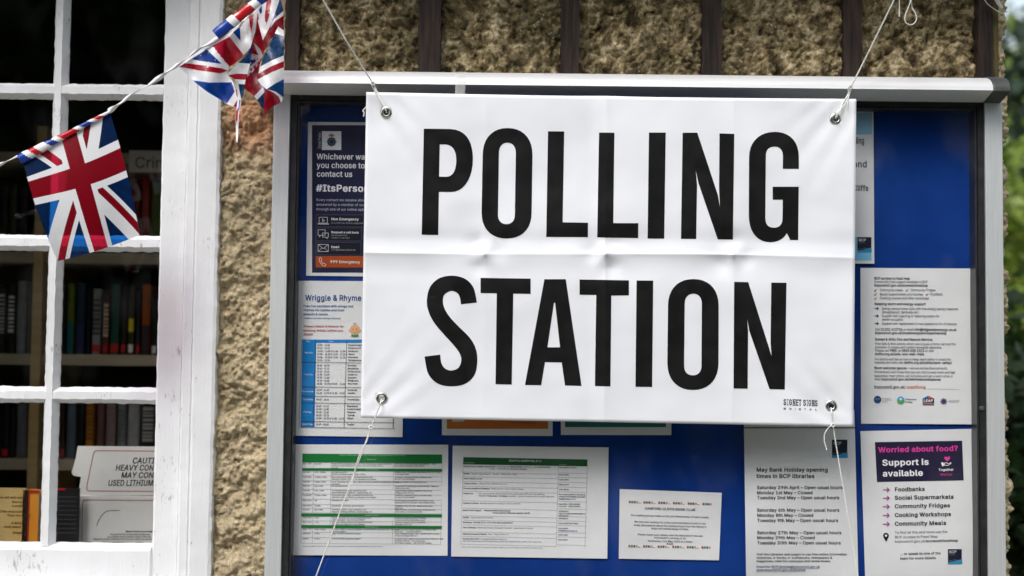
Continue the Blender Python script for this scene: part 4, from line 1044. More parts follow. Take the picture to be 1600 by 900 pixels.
# -- essential numbers
s = Sheet((707.3, 696.3), (950.9, 699), (948.9, 872.9), (705, 869.4), SY, 0.0008, 3.3)
EC = lambda cx, cy: (690 + cx / 3.461, 640 + cy / 3.461)
DG = (24, 84, 42)
s.quad('table', EC(118, 257), EC(789, 270), EC(788, 307), EC(116, 296), DG, 0.0004)
s.text('table', 'ESSENTIAL NUMBERS May 23 v1', *EC(452, 282), 51, (225, 235, 225), cap=2.8, bold=3, align='c', lift=0.0009)
s.text('table', 'Organisation', *EC(122, 290), 16, (190, 210, 190), cap=1.9, lift=0.0009); s.text('table', 'Contact', *EC(637, 301), 11, (190, 210, 190), cap=1.9, lift=0.0009)
rl = [338, 362, 388, 414, 440, 492, 532, 573, 597, 622, 660, 684, 727]
for y_ in rl:
    s.stroke('table', *EC(116 - (y_ - 300) * .022, y_), [(0, 0), (148.5, 1.6)], .35, (125, 128, 128), 0.0008)
    s.stroke('table', *EC(631 - (y_ - 300) * .015, y_ + 4), [(0, 0), (45.5, .6)], .35, (125, 128, 128), 0.0008)
for x_, y0_, y1_ in ((117, 290, 726), (632, 303, 741), (788, 305, 743)):
    s.stroke('table', *EC(x_, y0_), [(0, 0), (-2.3, (y1_ - y0_) / 3.461)], .35, (125, 128, 128), 0.0008)
er = [(307, ['*Alcohol & Drug Treatment*   *Bournemouth* - We Are With You: *01202 558855*, Christchurch - AA/NA *0800 0000000*,', '                                              Poole - EDAS/REACH *01202 000000*'], ['*See specific location*']),
      (347, ['*Bailiffs*   Coastline debt education - Monday - Friday 10am - 12pm'], ['*07895 270896*']), (373, ['*Street outreach service*'], ['*01202 315962*']),
      (400, ['*Citizens Advice*   Citizens Advice General advice Line'], ['*08000 111999*']), (426, ['*Financial Resilience Guidance*   Single point of contact / Financial Advice'], ['*01202 805200*']),
      (453, ['*Health Bus*            Any medical health related problems can be discussed, GCP and nurse attending', '                              *Tue 1st-Friday 8am-12.30pm* for adults - various locations which change frequently'], ['*Bus can be located on the day by*', '*calling 07490 000000 or by email*', '*help@healthbus.co.uk*']),
      (505, ['*Homes for Heroes*   Specialist support for housing ex-service personnel'], ['*Head Office   0203 0000000*', '*Local Tom     07884 000000*']),
      (544, ['*Mental Health Support*       *Homeless Health Service Dorset*', '                                                  *Connections (Mental Health 24/7)*'], ['*01202 584413*', '*Call 111 option mental health or*', '*0300 1235440*']),
      (583, ['*Shelter*   General Advice with housing'], ['*0808 8004444*']), (609, ['*Streetscene*   *Thursday 10.30-12.30, other days by appointment*'], ['*01202 392453 BHT Project*']),
      (637, ['*Teen Challenge*   Referrals and Support Residential Treatment - Appointments on request'], ['*01202 000303*', '*office@tcbournemouth.uk*']),
      (672, ['*Faithworks Homeless Helpline*   10am - 12pm on Mon to Fri'], ['*07983 770897*']), (698, ['*Housing Options BCP*   housingoptions@bcpcouncil.gov.uk', 'https://www.bcpcouncil.gov.uk/housing/housing-advice-and-support/housing-options-and-support.aspx'], ['*01202 123147*'])]
for y_, ls_, rs_ in er:
    for i_, t_ in enumerate(ls_):
        s.text('table', t_, *EC(121 - (y_ - 300) * .022, y_ + 3 + i_ * 12), 1.28 * len(t_.replace('*', '')), (35, 75, 135) if 'https' in t_ else INK, cap=2.0)
    for i_, t_ in enumerate(rs_):
        s.text('table', t_, *EC(636 - (y_ - 300) * .015, y_ + 9 + i_ * 12), 1.3 * len(t_.replace('*', '')), (35, 75, 135) if '@' in t_ else INK, cap=2.0)
s.text('footnote', 'Please see the BCHP Web Food maps for housing, foodbanks, community fridges and additional Support Services', *EC(107, 745), 127, (70, 70, 75), cap=1.6)
s.build('notice', 'white landscape notice with a dark green title bar over a phone number table', 'notice', 'notices in the board', M_PAPER)

# -- book club
s = Sheet((968.3, 764.2), (1127.8, 770), (1123.5, 875.5), (966.9, 872.9), SY, 0.0006, 4.4)
cols = [(178, 62, 58), (70, 140, 90), (50, 96, 160), (226, 150, 70), (200, 200, 205)]
for (xA, yA), (xB, yB) in (((984, 784.4), (1110.5, 787.8)), ((983.4, 853.4), (1109, 855.6))):
    bp_ = 'border_pattern' if yA < 800 else 'lower_border_pattern'
    for i_ in range(34):
        t_ = i_ / 33; c_ = cols[(i_ % 6) if (i_ % 6) < 5 else 4]
        x_, y_ = xA + (xB - xA) * t_, yA + (yB - yA) * t_
        if i_ % 6 < 4: s.local(bp_, x_, y_, [(-1.7, -1.7), (1.3, -1.9), (1.7, 1.5), (-1.3, 1.9)], c_, 0.0005)
        elif i_ % 6 == 4: s.local(bp_, x_, y_, [(-1.5, .7), (1.5, .7), (1.5, 1.7), (-1.5, 1.7)], (120, 125, 140), 0.0005)
for t_, y_, w_, b_ in (('CANFORD CLIFFS BOOK CLUB', 797.3, 79.5, 4), ('Our reading group meets on the 3rd Wednesday of each month.', 808, 123.7, 2), ('We are now looking for a few more members to join in our', 818, 113, 2),
                       ("lively discussions about the allotted book from the library's", 823.2, 114.7, 2), ('large and varied range of titles.', 827.6, 60, 2), ('Please leave your details with the librarians if you are', 837.6, 103, 2),
                       ('interested in joining us on', 842, 50.5, 2), ('Wednesday 21st *May* 2023 at 2:30pm', 847.2, 71, 2), ('*#June*', 850.8, 11, 4)):
    s.text('body_text', t_, 1047, y_, w_, INK, align='c', bold=b_)
s.build('notice', 'small tilted white book club notice with coloured dotted borders, alone on the blue panel', 'notice', 'notices in the board', M_PAPER)

# -- bank holiday hours
s = Sheet((1162, 640), (1335, 640), (1341.5, 914), (1166, 914), SY - 0.002, 0.0030, 2.6)
MC = lambda cx, cy: (1150 + cx / 3.6, 650 + cy / 3.6)
s.stroke('sleeve_edge', *MC(40, 67), [(0, 0), (174.5, -.2)], 1.5, (40, 42, 46), 0.0006)
bcp(s, 1300, 687, 24, 28.5)
s.text('heading', 'May Bank Holiday opening', *MC(115, 313), 111.4, INK, bold=4.2); s.text('heading', 'times in BCP libraries', *MC(115, 349), 90.5, INK, bold=4.2)
for t_, x_, y_, w_ in (('Saturday 29th April – Open usual hours', 117, 411, 133.6), ('Monday 1st May – Closed', 117, 440, 87), ('Tuesday 2nd May – Open usual hours', 118, 468, 128), ('Saturday 6th May – Open usual hours', 118, 538, 128),
                       ('Monday 8th May – Closed', 118, 567, 87.5), ('Tuesday 9th May – Open usual hours', 119, 596, 125.8), ('Saturday 27th May – Open usual hours', 118, 665, 131), ('Monday 29th May – Closed', 118, 693, 90), ('Tuesday 30th May – Open usual hours', 119, 722, 129.5)):
    s.text('opening_hours', t_, *MC(x_, y_), w_, INK, bold=3.6)
for t_, y_, w_, c_ in (('Visit the Libraries web pages to use free online information', 784, 140, INK), ('resources, e-books, e-audiobooks, newspapers &', 803, 117, INK), ('magazines, view the catalogue and renew books', 822, 114, INK), ('Enquiries: BCPLibraries@bcpcouncil.gov.uk', 853, 98, (40, 60, 100)), ('www.bcpcouncil.gov.uk/libraries', 871, 76, (40, 60, 100))):
    s.text('body_text', t_, *MC(115, y_), w_, c_, bold=3)
s.stroke('body_text', *MC(114, 875), [(0, 0), (76, .2)], .5, (40, 60, 100)); s.stroke('body_text', *MC(203, 857), [(0, 0), (73, .2)], .5, (40, 60, 100))
s.build('notice', 'tall white notice of bank holiday opening hours, below the right end of the banner', 'notice', 'notices in the board', M_GLOSSPAPER)

# -- food map notice
s = Sheet((1344.4, 418.6), (1516.9, 419.5), (1518.1, 663), (1345.6, 662), SY, 0.0007, 5.2)
AC = lambda cx, cy: (1330 + cx / 3.3333, 400 + cy / 3.3333)
for t_, x_, y_, w_ in (('*BCP access to food map*', 120, 122, 56), ('Community food support available in BCP', 120, 140, 83.5), ('*bcpcouncil.gov.uk/accesstofoodmap*', 120, 158, 84), ('Community meals', 149, 183, 36), ('Community Fridges', 310, 183, 39),
                       ('Social Supermarkets and Pantries', 149, 205, 67.5), ('Foodbank', 410, 205, 20), ('Cooking courses and other workshops', 149, 225, 77), ('*Keeping warm and energy support*', 122, 255, 80), ('Energy advice home visits with free energy saving measures', 160, 280, 119),
                       ('(draughtproof, lightbulbs etc)', 160, 298, 57.5), ('Support with repairing or replacing boilers for', 160, 318, 90), ('owner occupiers', 160, 336, 33), ('Support with replacement or new appliances for all tenures', 160, 358, 117), ('Call *01202 612726* or email *info@ridgewaterenergy.co.uk*', 124, 388, 127.5),
                       ('*bcpcouncil.gov.uk/localenergyadvicepartnership*', 124, 406, 112), ('*Dorset & Wilts Fire and Rescue Service*', 124, 440, 90), ('Free Safe & Well advice, which can include a home visit and the', 124, 463, 126), ('provision of smoke and carbon monoxide detectors.', 124, 481, 105),
                       ('Please call *FREE* on *0800 038 2323* or visit', 124, 498, 92), ('*dwfire.org.uk/safe-and-well-visits*', 124, 516, 77), ('For advice and tips on how to keep warm safely to avoid fire', 122, 543, 119), ('hazards and risks visit *dwfire.org.uk/safety/save-safely/*', 122, 560, 121),
                       ('*Warm welcome spaces* – venues across Bournemouth,', 120, 589, 115), ('Christchurch and Poole that you can visit to keep warm and feel', 120, 610, 126.5), ('welcomed, meet others, join activities and get a warm drink or', 120, 630, 123), ('meal *bcpcouncil.gov.uk/warmwelcomespaces*', 120, 647, 104)):
    s.text('body_text', t_, *AC(x_, y_), w_, INK, cap=3.9, bold=0.8)
for x_, y_ in ((126, 180), (290, 180), (126, 201), (395, 201), (126, 222)):
    s.stroke('body_text', *AC(x_, y_), [(-1.8, -.6), (-.6, 1.4), (2, -2)], .8, (176, 60, 60))
for y_ in (273, 312, 351):
    s.stroke('body_text', *AC(132, y_), [(-2.6, 0), (3, 0)], .9, INK); s.stroke('body_text', *AC(132, y_), [(.8, -2), (3, 0), (.8, 2)], .9, INK)
s.text('web_address', '*bcpcouncil.gov.uk/*', *AC(120, 689), 49, INK, cap=4.6); s.text('web_address', 'costofliving', *AC(288, 690), 30, (196, 92, 60), cap=4.6, bold=3.5)
s.stroke('web_address', *AC(392, 692), [(0, 0), (52, .6)], .4, (130, 130, 135))
s.disc('logo', *AC(137, 748), 6, 6, (30, 70, 120)); s.text('logo', 'Support', *AC(137, 747), 8, (180, 200, 225), align='c', lift=0.0010)
for i_, t_ in enumerate(('Bournemouth', 'Christchurch', '& Poole')): s.text('logo', t_, *AC(160, 744 + i_ * 9), 1.25 * len(t_), (70, 72, 80))
s.disc('logo', *AC(258, 752), 6, 6, (70, 165, 215)); s.local('logo', *AC(258, 752), [(-5.9, 1), (-2, -.6), (1, .8), (5.9, -.4), (4.4, 4), (0, 6), (-4.4, 4)], (90, 165, 80), 0.0010); s.disc('logo', *AC(258, 746), 1.8, 1.8, (240, 240, 230), 0.0012, 10)
s.text('logo', 'Ridgewater', *AC(280, 750), 18.5, (60, 62, 70), bold=3); s.text('logo', 'Energy', *AC(280, 764), 12, (60, 62, 70), bold=3)
s.local('logo', *AC(402, 738), [(-9, 1), (0, -3.2), (0, 1)], (50, 110, 175), 0.0007); s.local('logo', *AC(402, 738), [(9, 1), (0, -3.2), (0, 1)], (215, 95, 50), 0.0007)
s.rect('logo', *AC(372, 742), *AC(432, 764), (38, 46, 84), 0.0007); s.text('logo', 'LEAP', *AC(402, 760), 15, (240, 240, 245), bold=5, align='c', lift=0.0010)
s.rect('logo', *AC(372, 767), *AC(432, 772), (190, 90, 60), 0.0007); s.rect('logo', *AC(372, 774), *AC(432, 777), (60, 80, 130), 0.0007)
s.local('logo', *AC(482, 757), [((6 if i % 2 == 0 else 3.8) * math.cos(math.pi * i / 8), (6 if i % 2 == 0 else 3.8) * math.sin(math.pi * i / 8)) for i in range(16)], (112, 96, 130), 0.0007); s.disc('logo', *AC(482, 757), 3, 3, (70, 58, 92), 0.0010, 12)
s.text('logo', 'DORSET & WILTSHIRE', *AC(508, 757), 17, (90, 90, 105), cap=1.8); s.text('logo', 'FIRE AND RESCUE', *AC(508, 764), 15, (90, 90, 105), cap=1.8)
s.build('notice', 'white notice of close black text with four small round logos along its foot', 'notice', 'notices in the board', M_PAPER)

# -- food support notice
s = Sheet((1344.4, 673.6), (1518.3, 670), (1526.3, 913), (1352.2, 916), SY, 0.0014, 0.6)
FC = lambda cx, cy: (1330 + cx / 3.6, 650 + cy / 3.6)
s.quad('heading', FC(133, 147), FC(624, 139), FC(633, 362), FC(145, 371), (38, 32, 62), 0.0004)
s.text('heading', 'Worried about food?', *FC(153, 205), 125, PINK, cap=8.0, bold=6, lift=0.0009)
s.text('heading', 'Support is', *FC(175, 279), 73.6, WHITE, cap=9.0, bold=6, lift=0.0009); s.text('heading', 'available', *FC(178, 340), 63.6, WHITE, cap=9.0, bold=6, lift=0.0009)
s.local('heading', *FC(540, 241), [(0, 4.2), (-4.4, -.4), (-4.2, -3), (-2.2, -3.8), (0, -2.2), (2.2, -3.8), (4.2, -3), (4.4, -.4)], PINK, 0.0009)
s.local('heading', *FC(530, 270), [(-7, -2), (-4, -3), (-1, 1.4), (-4.8, 4)], WHITE, 0.0009)
s.stroke('heading', *FC(540, 268), [(-5, -.6), (-1, -1.6), (2, .4), (5.4, -1.4), (6, -.4), (1, 2.8), (-4, 2.4)], .9, WHITE, 0.0010, True)
s.text('heading', 'Together', *FC(492, 309), 23.6, WHITE, bold=5, lift=0.0009); s.text('heading', 'WeCan', *FC(502, 336), 18.6, (190, 60, 130), bold=5, lift=0.0009)
for t_, y_, w_ in (('Foodbanks', 424, 47.5), ('Social Supermarkets', 471, 92.5), ('Community Fridges', 519, 87), ('Cooking Workshops', 568, 88.5), ('Community Meals', 617, 81)):
    s.text('list', t_, *FC(245, y_), w_, (32, 30, 40), cap=6.1, bold=5.5)
    s.stroke('list', *FC(196, y_ - 9), [(-4.6, 0), (5, 0)], 1.4, (176, 66, 140)); s.stroke('list', *FC(196, y_ - 9), [(1.6, -3.2), (5, 0), (1.6, 3.2)], 1.4, (176, 66, 140))
s.local('list', *FC(196, 683), [(4.6 * math.cos(a), -2.6 + 4.6 * math.sin(a)) for a in [R(d) for d in range(150, 391, 20)]] + [(0, 7.4)], (30, 30, 36)); s.disc('list', *FC(196, 673), 1.8, 1.8, (235, 235, 235), 0.0010, 12)
for t_, y_, w_ in (('To find all this and more use the', 663, 82.5), ('BCP Access to Food Map', 689, 67.2), ('bcpcouncil.gov.uk/*accesstofoodmap*', 713, 99)):
    s.text('body_text', t_, *FC(245, y_), w_, (60, 60, 66), bold=0.8)
s.text('footnote', '… or speak to one of the', *FC(275, 782), 63.6, INK, bold=3.5); s.text('footnote', 'team for more details', *FC(275, 808), 56, INK, bold=3.5)
bcp(s, 1330 + 544 / 3.6, 650 + 749 / 3.6, 21.7, 23.4)
s.build('notice', 'white food support notice with a purple heading panel and pink arrows, at the lower right', 'notice', 'notices in the board', M_PAPER)

# -- pale blue topped notice, mostly behind the banner
s = Sheet((1195, 173), (1364.7, 174.3), (1366.2, 412), (1194, 411), SY, 0.0016, 3.8)
UC = lambda cx, cy: (1300 + cx / 3.2133, 150 + cy / 3.2133)
s.rect('heading', 1200, 176.5, 1362.6, 210, (150, 196, 228), 0.0004)
s.text('body_text', 'Reading', 1350.7, 224.5, 30, (70, 72, 80), cap=10, bold=2.5, align='r'); s.text('joining_word', 'and', 1355.2, 261.3, 22, (70, 72, 80), cap=10, bold=3, align='r'); s.text('place_name', 'Canford Cliffs', 1357.2, 298, 62, (60, 62, 70), cap=8.4, bold=4.5, align='r')
s.rect('logo', 1200, 370.5, 1339.2, 394, (120, 190, 228), 0.0004); s.rect('logo', 1200, 394, 1361.6, 407, (120, 190, 228), 0.0004)
bcp(s, 1339.6, 370.5, 22, 24)
s.build('notice', 'notice with a pale blue heading, mostly hidden behind the right edge of the banner', 'notice', 'notices in the board', M_GLOSSPAPER)

# -- two notices showing only their feet below the banner
s = Sheet((690, 440), (864.5, 441), (863.4, 681.2), (690.6, 680), SY, 0.0006, 1.9)
s.rect('poster_print', 698.2, 446, 856.3, 670, (196, 112, 48), 0.0004)
s.rect('poster_print', 706.5, 640, 725.5, 658.8, (196, 196, 200), 0.0008)
s.text('poster_print', 'For more information visit', 797.5, 661.5, 41, (120, 62, 24), cap=2.4, bold=3, lift=0.0008)
s.build('notice', 'white edged notice with an orange foot, showing just below the bottom of the banner', 'notice', 'notices in the board', M_PAPER)
s = Sheet((876.6, 440), (1050, 441), (1049, 679.8), (876.4, 679.6), SY, 0.0006, 0.4)
s.rect('poster_print', 882.8, 446, 1040.6, 667.4, (30, 112, 108), 0.0004)
s.build('notice', 'white edged notice with a teal foot, showing just below the bottom of the banner', 'notice', 'notices in the board', M_PAPER)

# ------------------------------------------------------------------ the banner
BYT, BYB = -0.1150, -0.1020                       # plane at its top and foot
BC = [Vector(c) for c in ((572.3, 143.8), (1338, 154.6), (1333.5, 666.6), (563.6, 652.6))]
def b_uv2px(u, v):
    q = (BC[0] * (1 - u) + BC[1] * u) * (1 - v) + (BC[3] * (1 - u) + BC[2] * u) * v
    q.y += 1.6 * math.sin(math.pi * u) * (1 - v) ** 6 * 1.0 - 0.8 * math.exp(-((u - 0.49) / 0.05) ** 2) * (1 - v) ** 8
    return q
def b_px2uv(x, y):
    u, v = (x - 568) / 768.0, (y - 150) / 510.0
    for _ in range(7):
        e = Vector((x, y)) - b_uv2px(u, v)
        u += e.x / 768.0; v += e.y / 511.0
    return u, v
def b_depth(u, v):
    """how far the vinyl stands towards the viewer, metres: folds from the packet, pulls at the eyelets"""
    d = 0.0
    vc = 0.487 + 0.006 * math.sin(5 * u + 1)
    e = (v - vc)
    d += (0.0030 + 0.0009 * math.sin(9 * u + 2)) * math.exp(-abs(e) / (0.011 if e < 0 else 0.017))
    d -= 0.0017 * math.exp(-((e + 0.045) / 0.026) ** 2) + 0.0008 * math.exp(-((e - 0.055) / 0.03) ** 2)
    for uc, a in ((0.247, 0.0009), (0.493, 0.0024), (0.752, 0.0009)):
        f = u - uc - 0.004 * (v - 0.5) - 0.0015 * math.sin(11 * v)
        d += a * (0.7 + 0.4 * math.sin(7 * v + uc * 20)) * math.exp(-abs(f) / 0.010)
        d -= a * 0.6 * math.exp(-((f + 0.03) / 0.02) ** 2)
        p = math.hypot((u - uc) * 1.5, e)                    # dents where folds cross
        th = math.atan2(e, (u - uc) * 1.5)
        d += 0.0055 * math.exp(-p / 0.013) - 0.0034 * math.exp(-((p - 0.045) / 0.025) ** 2) * (0.5 + 0.5 * math.sin(3 * th + uc * 9))
        d += 0.0016 * math.cos(2 * th + uc * 5) * math.exp(-((p - 0.10) / 0.06) ** 2)
    q = Vector((u * 3.1, v * 2.3, 0.7))
    d += 0.0075 * noise.noise(q) + 0.0022 * noise.noise(q * 2.7) + 0.0006 * noise.noise(q * 7.3)
    # a few slack diagonal ripples drawn from the eyelets
    for gu, gv, dx, dy in ((0.041, 0.06, 0.6, 0.8), (0.957, 0.06, -0.6, 0.8), (0.042, 0.94, 0.7, -0.7), (0.955, 0.935, -0.7, -0.7)):
        ax, ay = (u - gu) * 1.5, v - gv
        al, ac = ax * dx + ay * dy, ax * dy - ay * dx
        if al > -0.05:
            d += 0.0009 * math.sin(ac * 70 / (0.6 + al * 2)) * math.exp(-(al / 0.22) ** 2) * math.exp(-(ac / 0.10) ** 2)
    for gu, gv in ((0.041, 0.06), (0.957, 0.06), (0.042, 0.94), (0.955, 0.935)):
        p = math.hypot((u - gu) * 1.5, v - gv)
        d -= 0.003 * math.exp(-(p / 0.07) ** 2)
    # little drawn-up pucker at the cords' pull
    d += 0.0012 * math.sin(60 * (u - v * 0.4)) * math.exp(-(math.hypot((u - 0.0) * 1.5, v - 0.0) / 0.12) ** 2)
    return d
def b_pt(u, v, lift=0.0):
    q = b_uv2px(u, v)
    return P(q.x, q.y, BYT + (BYB - BYT) * v - b_depth(u, v) - lift)
M_VINYL = noise_mat('white_vinyl', (0.80, 0.81, 0.845), (0.83, 0.84, 0.87), 5, 0.40, 0.35)
M_BLACKVINYL = noise_mat('black_print', (0.008, 0.008, 0.008), (0.014, 0.014, 0.014), 30, 0.30, 0.32)
banner = thing('banner', 'white vinyl banner with large black capitals hung by cords in front of the notice board', 'banner', b_pt(0.5, 1.0))
EYES = [(603.8, 175.3), (1305.5, 185.6), (596.2, 621.5), (1298.6, 634.0)]
grid_u = sorted({round(i / 150, 5) for i in range(151)} | {round(c + k * 0.0022, 5) for c in (0.247, 0.493, 0.752) for k in range(-8, 9)})
grid_v = sorted({round(j / 100, 5) for j in range(101)} | {round(0.487 + k * 0.003, 5) for k in range(-14, 15)})
NU, NV = len(grid_u) - 1, len(grid_v) - 1
m = MB()
vs = [b_pt(u, v) for v in grid_v for u in grid_u]
eyep = [b_pt(*b_px2uv(*e)) for e in EYES]
fs = []
for j in range(NV):
    for i in range(NU):
        k = j * (NU + 1) + i
        c = (vs[k] + vs[k + NU + 2]) / 2
        if min((c - e).length for e in eyep) < 0.0062:
            continue
        fs.append((k, k + NU + 1, k + NU + 2, k + 1))
m.add(vs, fs, M_VINYL)
sheet_ob = m.obj('sheet', banner, smooth=True)
so = sheet_ob.modifiers.new('thickness', 'SOLIDIFY'); so.thickness = 0.0005; so.offset = -1

def bez(cmds, n=9):
    """'M'/'L' points and 'C' cubic segments -> polygon"""
    out = []
    for c in cmds:
        if len(c) == 2:
            out.append(Vector(c))
        else:
            p0 = out[-1]; p1, p2, p3 = Vector(c[0:2]), Vector(c[2:4]), Vector(c[4:6])
            for i in range(1, n + 1):
                t = i / n; w = 1 - t
                out.append(p0 * w ** 3 + p1 * 3 * w * w * t + p2 * 3 * w * t * t + p3 * t ** 3)
    return out
def oval(lt, rt, top, bot, yt, yb, sq=0.62):
    """stadium with softly squared ends: (x at yt, x at yb) for both sides"""
    (l1, l2), (r1, r2) = lt, rt
    ct, cb = (l1 + r1) / 2, (l2 + r2) / 2
    return bez([(l1, yt), (l1, yt - (yt - top) * sq, ct - (ct - l1) * sq, top, ct, top), (ct + (r1 - ct) * sq, top, r1, yt - (yt - top) * sq, r1, yt), (r2, yb),
                (r2, yb + (bot - yb) * sq, cb + (r2 - cb) * sq, bot, cb, bot), (cb - (cb - l2) * sq, bot, l2, yb + (bot - yb) * sq, l2, yb)])
def smooth(runs):
    out = []
    for run in runs:
        run = [Vector(p) for p in run]
        for i in range(len(run) - 1):
            p0, p1, p2, p3 = run[max(i - 1, 0)], run[i], run[i + 1], run[min(i + 2, len(run) - 1)]
            for j in range(6):
                t = j / 6
                out.append(0.5 * ((2 * p1) + (p2 - p0) * t + (2 * p0 - 5 * p1 + 4 * p2 - p3) * t * t + (3 * p1 - p0 - 3 * p2 + p3) * t ** 3))
        out.append(run[-1])
    return out
def at(o, polys, s=4.5):
    return [[(o[0] + p[0] / s, o[1] + p[1] / s) for p in poly] for poly in polys]
LETTERS_1 = [
    at((640, 190), [bez([(100, 50), (285, 52), (405, 56, 445, 150, 445, 262), (445, 395, 385, 495, 290, 495), (206, 494), (201, 797), (85, 795)]),
                    bez([(212, 160), (250, 160), (310, 163, 328, 215, 328, 270), (328, 340, 305, 388, 258, 388), (207, 387)])]),
    at((740, 190), [oval((64, 56), (414, 408), 45, 822, 235, 640), oval((178, 171), (297, 290), 148, 721, 222, 655)]),
    at((740, 190), [[(523, 68), (637, 69), (626, 708), (804, 711), (804, 812), (511, 811)]]),
    at((920, 190), [[(72, 77), (180, 78), (172, 714), (348, 714), (347, 819), (59, 814)]]),
    at((920, 190), [[(423, 77), (541, 77), (530, 823), (413, 822)]]),
    at((1050, 190), [[(75, 78), (178, 78), (322, 515), (337, 600), (331, 480), (334, 83), (438, 86), (428, 830), (322, 828), (186, 432), (167, 343), (176, 442), (170, 825), (63, 824)]]),
    at((1050, 190), [bez([(892, 332), (892, 250), (892, 130, 820, 72, 722, 72), (612, 72, 542, 145, 542, 250), (540, 660), (540, 775, 600, 848, 690, 848), (745, 848, 785, 825, 808, 783), (831, 832), (887, 833), (891, 458), (708, 458), (708, 549), (779, 549),
                          (777, 680), (777, 722, 756, 746, 716, 746), (676, 746, 656, 722, 656, 675), (660, 240), (660, 198, 682, 175, 721, 175), (760, 175, 780, 202, 780, 245), (779, 332)])]),
]
LETTERS_2 = [
    at((650, 420), [smooth([[(428, 237), (405, 135), (348, 72), (255, 48), (160, 68), (98, 130), (76, 225), (90, 305), (130, 382), (200, 465), (268, 540), (308, 597), (318, 645), (298, 696), (248, 715), (203, 700), (178, 662), (170, 603)],
                            [(60, 617), (85, 735), (150, 805), (248, 826), (350, 806), (415, 738), (431, 630), (414, 545), (372, 478), (302, 408), (240, 342), (201, 280), (189, 225), (201, 180), (250, 155), (292, 172), (309, 205), (316, 249)]])]),
    at((650, 420), [[(454, 64), (806, 69), (806, 176), (684, 174), (673, 814), (559, 811), (568, 172), (454, 170)]]),
    at((810, 420), [[(183, 73), (333, 73), (444, 823), (327, 820), (305, 658), (187, 656), (160, 818), (46, 817)], [(250, 238), (258, 238), (293, 552), (204, 552)]]),
    at((810, 420), [[(430, 75), (777, 81), (777, 187), (653, 188), (647, 827), (538, 824), (547, 184), (430, 182)]]),
    at((940, 420), [[(246, 82), (363, 83), (355, 831), (238, 829)]]),
    at((940, 420), [oval((467, 462), (823, 822), 72, 852, 260, 660), oval((584, 580), (705, 702), 175, 749, 248, 682)]),
    at((1060, 420), [[(392, 91), (491, 94), (634, 545), (655, 613), (648, 520), (653, 97), (760, 98), (748, 849), (641, 846), (500, 440), (484, 355), (490, 445), (487, 843), (388, 841)]]),
]
def banner_print(name, letters, part_mat, cuts=True, lift=0.0004):
    bm = bmesh.new()
    for polys in letters:
        pts = [b_px2uv(*p) for poly in polys for p in poly]
        tris = tess([[b_px2uv(*p) for p in poly] for poly in polys])
        bv = [bm.verts.new((u, v, 0)) for u, v in pts]
        for t in tris:
            try:
                bm.faces.new([bv[i] for i in t])
            except ValueError:
                pass
    if cuts:
        us, vv = [v.co.x for v in bm.verts], [v.co.y for v in bm.verts]
        for k, g_, lo, hi in ((0, grid_u, min(us), max(us)), (1, grid_v, min(vv), max(vv))):
            for t in g_:
                if lo < t < hi:
                    bmesh.ops.bisect_plane(bm, geom=bm.verts[:] + bm.edges[:] + bm.faces[:], plane_co=(t, t, 0), plane_no=(1 - k, k, 0), dist=1e-7)
    bm.verts.index_update()
    m_ = MB()
    V = [b_pt(v.co.x, v.co.y, lift) for v in bm.verts]
    F = []
    for f in bm.faces:
        idx = [v.index for v in f.verts]
        nrm = (V[idx[1]] - V[idx[0]]).cross(V[idx[2]] - V[idx[0]])
        F.append(tuple(idx) if nrm.y < 0 else tuple(idx[::-1]))
    m_.add(V, F, part_mat)
    bm.free()
    return m_.obj(name, banner, smooth=True)
banner_print('lettering', LETTERS_1, M_BLACKVINYL)
banner_print('lettering', LETTERS_2, M_BLACKVINYL)
# the sign maker's mark: tall slab-serif line over a wide spaced small line
def mark():
    S = lambda x, y: (1160 + x / 6.43, 560 + y / 6.43)
    out = []
    def put(s, x0, x1, yb, cap, bold, serif, slope=0.034, gaps=None):
        xs = gaps
        for ch, (a, b) in zip(s, xs):
            adv, gv, gf = glyph(ch, bold)
            lo, hi = min(p[0] for p in gv), max(p[0] for p in gv)
            loy, hiy = min(p[1] for p in gv), max(p[1] for p in gv)
            f = lambda x, y: S(a + (x - lo) / (hi - lo) * (b - a), yb + (a - x0) * slope - (y - loy) / (hiy - loy) * cap)
            for t in gf:
                out.append([[f(*gv[i][:2]) for i in t]])
            if serif and ch in 'INET':
                w = b - a
                for yy in (0, cap - cap * .09):
                    ext = 4 if ch in 'IN' else 1.5
                    x_l, x_r = a - ext, b + ext
                    if ch == 'T' and yy == 0: x_l, x_r = a + w * .22, b - w * .22
                    y0_ = yb + (a - x0) * slope - yy
                    out.append([[S(x_l, y0_), S(x_r, y0_), S(x_r, y0_ - cap * .09), S(x_l, y0_ - cap * .09)]])
    put('SIGNETSIGNS', 413, 754, 470, 62, 6, True, gaps=[(413, 440), (451, 459), (469, 497), (507, 533), (541, 563), (567, 592), (611, 638), (648, 656), (664, 690), (700, 724), (729, 754)])
    put('BRISTOL', 413, 754, 514, 19, 5, False, gaps=[(415, 437), (474, 494), (528, 534), (568, 588), (621, 639), (673, 694), (733, 750)])
    return out
banner_print('maker_mark', mark(), M_BLACKVINYL, cuts=False)
for c in eyep:
    m = MB()
    prof = [(0.0048, 0.003), (0.0050, -0.0012), (0.0062, -0.0026), (0.0085, -0.0024), (0.0106, -0.0010), (0.0113, 0.0004), (0.0095, 0.0008)]
    n = 36
    vs = [(c.x + r * math.cos(2 * math.pi * k / n), c.y + y, c.z + r * math.sin(2 * math.pi * k / n)) for r, y in prof for k in range(n)]
    fs = [(j * n + k, j * n + (k + 1) % n, (j + 1) * n + (k + 1) % n, (j + 1) * n + k) for j in range(len(prof) - 1) for k in range(n)]
    m.add(vs, fs, M_METAL); m.obj('eyelet', banner, smooth=True)

